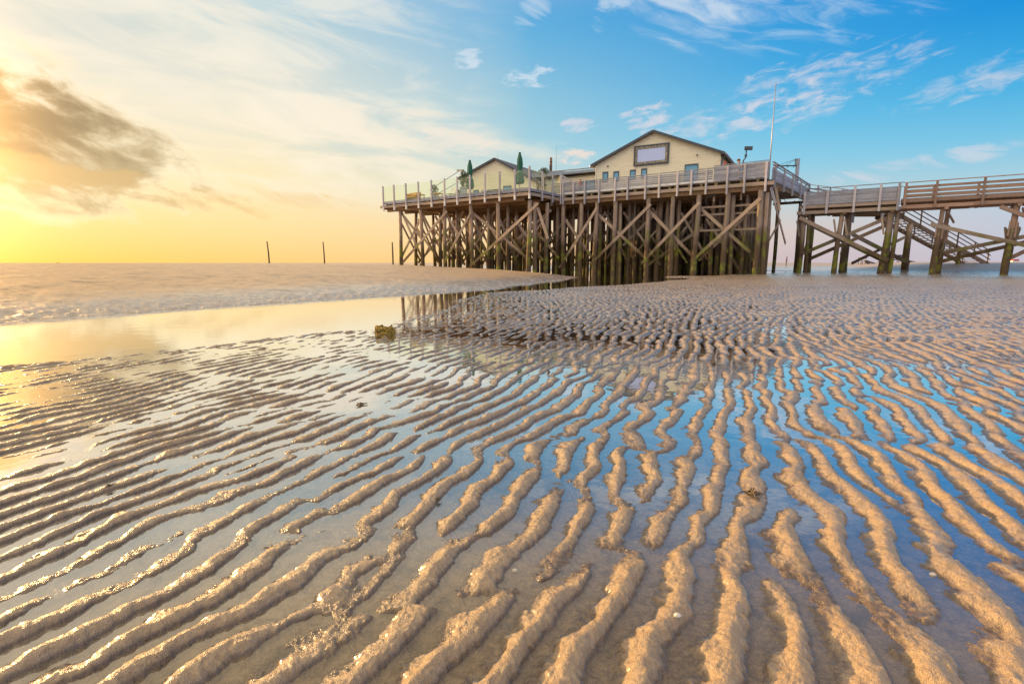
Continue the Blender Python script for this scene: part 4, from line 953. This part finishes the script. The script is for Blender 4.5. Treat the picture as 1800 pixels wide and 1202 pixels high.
# ------------------------------------------------------------------ world
SUN_AZ, SUN_EL = -58., 9.5
def build_world():
    w = bpy.data.worlds.new('World'); scene.world = w; w.use_nodes = True
    t = NT(w.node_tree); out = t.node('ShaderNodeOutputWorld')
    d = t.node('ShaderNodeTexCoord').outputs['Generated']
    s = t.node('ShaderNodeSeparateXYZ'); t.l.new(d, s.inputs[0])
    az = t.math('MULTIPLY', t.math('ARCTAN2', s.outputs[0], s.outputs[1]), 180/math.pi)
    el = t.math('MULTIPLY', t.math('ARCSINE', s.outputs[2]), 180/math.pi)
    ef = t.math('DIVIDE', t.math('ABSOLUTE', el), 60., clamp=True)
    def rp(st): return t.ramp(ef, [(e/60, lin(*c)) for e, c in st])
    L2 = rp([(0, (255, 214, 95)), (4, (255, 235, 150)), (8, (255, 246, 205)), (14, (255, 243, 215)), (22, (225, 228, 220)), (34, (165, 200, 220)), (60, (95, 160, 215))])
    L1 = rp([(0, (255, 202, 84)), (3.6, (255, 220, 138)), (7, (255, 234, 186)), (11, (250, 230, 194)), (15, (240, 229, 203)), (19, (226, 223, 206)), (26, (205, 212, 208)), (40, (110, 172, 218)), (60, (70, 145, 210))])
    L0 = rp([(0, (252, 205, 124)), (4, (255, 221, 158)), (9, (252, 232, 185)), (13, (245, 233, 205)), (17, (234, 229, 211)), (21, (204, 217, 214)), (25, (166, 204, 220)), (40, (80, 160, 215)), (60, (60, 140, 205))])
    C0 = rp([(0, (250, 205, 150)), (4, (242, 214, 172)), (8, (208, 217, 208)), (12, (168, 207, 218)), (17, (142, 194, 217)), (22, (104, 177, 219)), (26, (82, 164, 217)), (40, (50, 140, 210)), (60, (40, 125, 200))])
    R0 = rp([(0, (205, 186, 190)), (3, (214, 197, 190)), (6, (190, 206, 210)), (9, (146, 204, 226)), (13, (104, 189, 227)), (18, (62, 165, 222)), (23, (42, 150, 217)), (40, (20, 125, 205)), (60, (20, 110, 195))])
    R1 = rp([(0, (196, 190, 205)), (4, (188, 200, 216)), (7, (160, 204, 222)), (10, (112, 192, 227)), (14, (56, 170, 224)), (19, (8, 142, 217)), (30, (0, 125, 205)), (60, (10, 105, 190))])
    c = t.mix(t.ss(az, -80, -46, kind='LINEAR'), L2, L1)
    c = t.mix(t.ss(az, -45, -25, kind='LINEAR'), c, L0)
    c = t.mix(t.ss(az, -26, 2, kind='LINEAR'), c, C0)
    c = t.mix(t.ss(az, 0, 26, kind='LINEAR'), c, R0)
    c = t.mix(t.ss(az, 26, 44, kind='LINEAR'), c, R1)
    back = rp([(0, (225, 215, 222)), (8, (215, 222, 235)), (20, (195, 212, 236)), (40, (205, 210, 225)), (60, (210, 208, 216))])
    back = t.mix(1., back, (1.38, 1.36, 1.5, 1), 'MULTIPLY')  # unseen sky behind the camera, brightened as fill light
    c = t.mix(t.ss(az, 60, 110), c, back); c = t.mix(t.ss(az, -95, -140), c, back)
    high = t.mix(t.ss(az, -30, 25), (2.0, 1.56, .98, 1), (.52, .52, .62, 1))  # unseen sky above the view, toned to fill the sand and pools
    c = t.mix(t.ss(el, t.ss(az, -10, -35, 23., 19.), 36), c, high)
    # clouds, laid out over azimuth and elevation of the sky itself; three shared noises
    cv = lambda kx, ky, sh, z: t.node('ShaderNodeCombineXYZ', X=t.math('MULTIPLY', az, kx), Y=t.math('MULTIPLY_ADD', el, ky, t.math('MULTIPLY', az, sh)), Z=z).outputs[0]
    streak = t.noise(cv(.035, .16, .012, 3.3), 1.6, 5, .6, .5)
    puff = t.noise(cv(.20, .55, -.05, 7.7), 2.0, 5, .62, .5)
    bank = t.noise(cv(.11, .22, .05, 1.2), 2.2, 6, .6, .3)
    wisp = t.noise(cv(.07, .30, .10, 5.1), 2.0, 5, .62, .9)
    def cloud(c, ca, ce, ra, re, rot, colr, op, n, th=(.46, .64), edge=.34):
        u = t.math('SUBTRACT', az, ca); v = t.math('SUBTRACT', el, ce); cr, sr = math.cos(R(rot)), math.sin(R(rot))
        uu = t.math('MULTIPLY_ADD', u, cr/ra, t.math('MULTIPLY', v, sr/ra)); vv = t.math('MULTIPLY_ADD', v, cr/re, t.math('MULTIPLY', u, -sr/re))
        e2 = t.math('MULTIPLY_ADD', uu, uu, t.math('MULTIPLY', vv, vv))
        mask = t.ss(e2, 1.25, 0.)
        f = t.ss(t.math('MULTIPLY_ADD', t.math('SUBTRACT', mask, 1.), edge, n), th[0], th[1])
        f = t.math('MULTIPLY', t.math('MULTIPLY', f, t.ss(mask, 0, .3)), op)
        return t.mix(f, c, colr)
    white = lin(212, 224, 236); warm = lin(255, 240, 214); pink = lin(214, 214, 224)
    lf = t.ss(az, 4, -18)
    c = t.mix(t.math('MULTIPLY', t.math('MULTIPLY', t.ss(streak, .44, .66), lf), t.ss(el, 4, 9, 0, .55)), c, lin(255, 243, 222))
    c = t.mix(t.math('MULTIPLY', t.math('MULTIPLY', t.ss(streak, .55, .36), lf), t.ss(el, 7, 12, 0, .32)), c, lin(186, 206, 210))
    c = cloud(c, -12, 12.0, 19, 4.6, -3, lin(252, 236, 212), .6, streak, (.36, .60), .25)
    c = cloud(c, -32, 19, 20, 6, -6, lin(240, 231, 214), .55, wisp, (.38, .66), .25)
    c = cloud(c, -45, 10.6, 19, 7.0, -14, lin(255, 236, 196), .7, bank, (.22, .44), .34)
    c = cloud(c, -46, 10.9, 17, 6.2, -15, lin(180, 154, 108), .88, bank, (.20, .50), .34)
    c = cloud(c, -46.5, 12.2, 12.5, 4.6, -13, lin(140, 119, 86), .85, bank, (.28, .56), .33)
    c = cloud(c, -38, 6.7, 17, 1.7, -7, lin(222, 182, 118), .65, bank, (.34, .54), .28)
    c = cloud(c, -24, 6.4, 11, 1.1, -5, lin(240, 206, 150), .55, wisp, (.40, .60), .25)
    c = cloud(c, 23, 24., 17, 5.4, -8, white, .55, wisp, (.30, .70), .26)
    c = cloud(c, 17, 24.2, 7, 1.6, -20, white, .5, wisp, (.32, .6), .3)
    c = cloud(c, 29, 16.0, 12, 3.2, 7, pink, .66, puff, (.38, .72), .30)
    c = cloud(c, 23, 13.6, 14, 2.6, 6, pink, .66, puff, (.38, .70), .26)
    c = cloud(c, 14, 14.4, 3.4, 1.8, 5, pink, .8, puff, (.36, .60), .3)
    c = cloud(c, 42, 14.6, 9, 1.8, 14, pink, .6, puff, (.38, .70), .28)
    c = cloud(c, 37, 8.2, 9, 1.1, 6, pink, .6, wisp, (.36, .60), .3)
    c = cloud(c, 2, 18.6, 4.5, 1.5, 6, white, .7, puff, (.42, .62), .3)
    c = cloud(c, -4.5, 20, 2.4, 1.2, 5, white, .75, puff, (.38, .60), .3)
    c = cloud(c, 3, 25, 4.5, 2.0, 40, white, .5, wisp, (.38, .62), .3)
    c = cloud(c, 11, 25, 5, 2.0, 40, white, .45, wisp, (.38, .62), .3)
    c = cloud(c, 7, 14., 3., .9, 3, pink, .8, puff, (.34, .56), .3)
    c = cloud(c, 6.4, 10.9, 3., 1.1, 5, lin(240, 222, 208), .85, puff, (.34, .56), .3)
    c = cloud(c, -6, 12.6, 7., 2., -6, lin(242, 228, 214), .65, puff, (.40, .62), .28)
    # aureole round the low sun
    sdv = (math.sin(R(SUN_AZ))*math.cos(R(SUN_EL)), math.cos(R(SUN_AZ))*math.cos(R(SUN_EL)), math.sin(R(SUN_EL)))
    dt = t.node('ShaderNodeVectorMath', dict(operation='DOT_PRODUCT')); t.l.new(d, dt.inputs[0]); dt.inputs[1].default_value = sdv
    g = t.math('POWER', t.math('MAXIMUM', dt.outputs['Value'], 0.), 90.)
    c = t.mix(1., c, t.mix(g, (0, 0, 0, 1), (11., 5.2, 1.0, 1)), 'ADD')
    sky = t.node('ShaderNodeTexSky', dict(sky_type='NISHITA', sun_disc=False, sun_elevation=R(SUN_EL), sun_rotation=R(SUN_AZ)))
    bg = t.node('ShaderNodeBackground', Color=c, Strength=.725)
    bg2 = t.node('ShaderNodeBackground', Color=sky, Strength=.006)
    ad = t.node('ShaderNodeAddShader'); t.l.new(bg.outputs[0], ad.inputs[0]); t.l.new(bg2.outputs[0], ad.inputs[1])
    t.l.new(ad.outputs[0], out.inputs[0])
    w.cycles.sampling_method = 'MANUAL'; w.cycles.sample_map_resolution = 512
build_world()
sl = bpy.data.lights.new('sun', 'SUN'); sl.energy = 5.0; sl.angle = R(.6); sl.color = (1, .62, .27)
so = bpy.data.objects.new('sun', sl); col.objects.link(so)
sd = Vector((math.sin(R(SUN_AZ))*math.cos(R(SUN_EL)), math.cos(R(SUN_AZ))*math.cos(R(SUN_EL)), math.sin(R(SUN_EL))))
so.rotation_euler = sd.to_track_quat('Z', 'Y').to_euler(); so.location = sd*50

# ------------------------------------------------------------------ camera
cam = bpy.data.cameras.new('camera'); co_ = bpy.data.objects.new('camera', cam); col.objects.link(co_)
cam.lens = 18; cam.sensor_width = 36; cam.clip_start = .05; cam.clip_end = 20000
co_.location = (0, 0, .8); co_.rotation_euler = (R(90)-math.atan(139/900), 0, 0)
scene.camera = co_
scene.view_settings.view_transform = 'Standard'; scene.view_settings.look = 'None'; scene.view_settings.exposure = .47; scene.view_settings.gamma = 1
scene.render.engine = 'CYCLES'
scene.cycles.use_denoising = True
scene.cycles.max_bounces = 6; scene.cycles.diffuse_bounces = 2; scene.cycles.glossy_bounces = 3; scene.cycles.transparent_max_bounces = 12
scene.cycles.sample_clamp_indirect = 6.
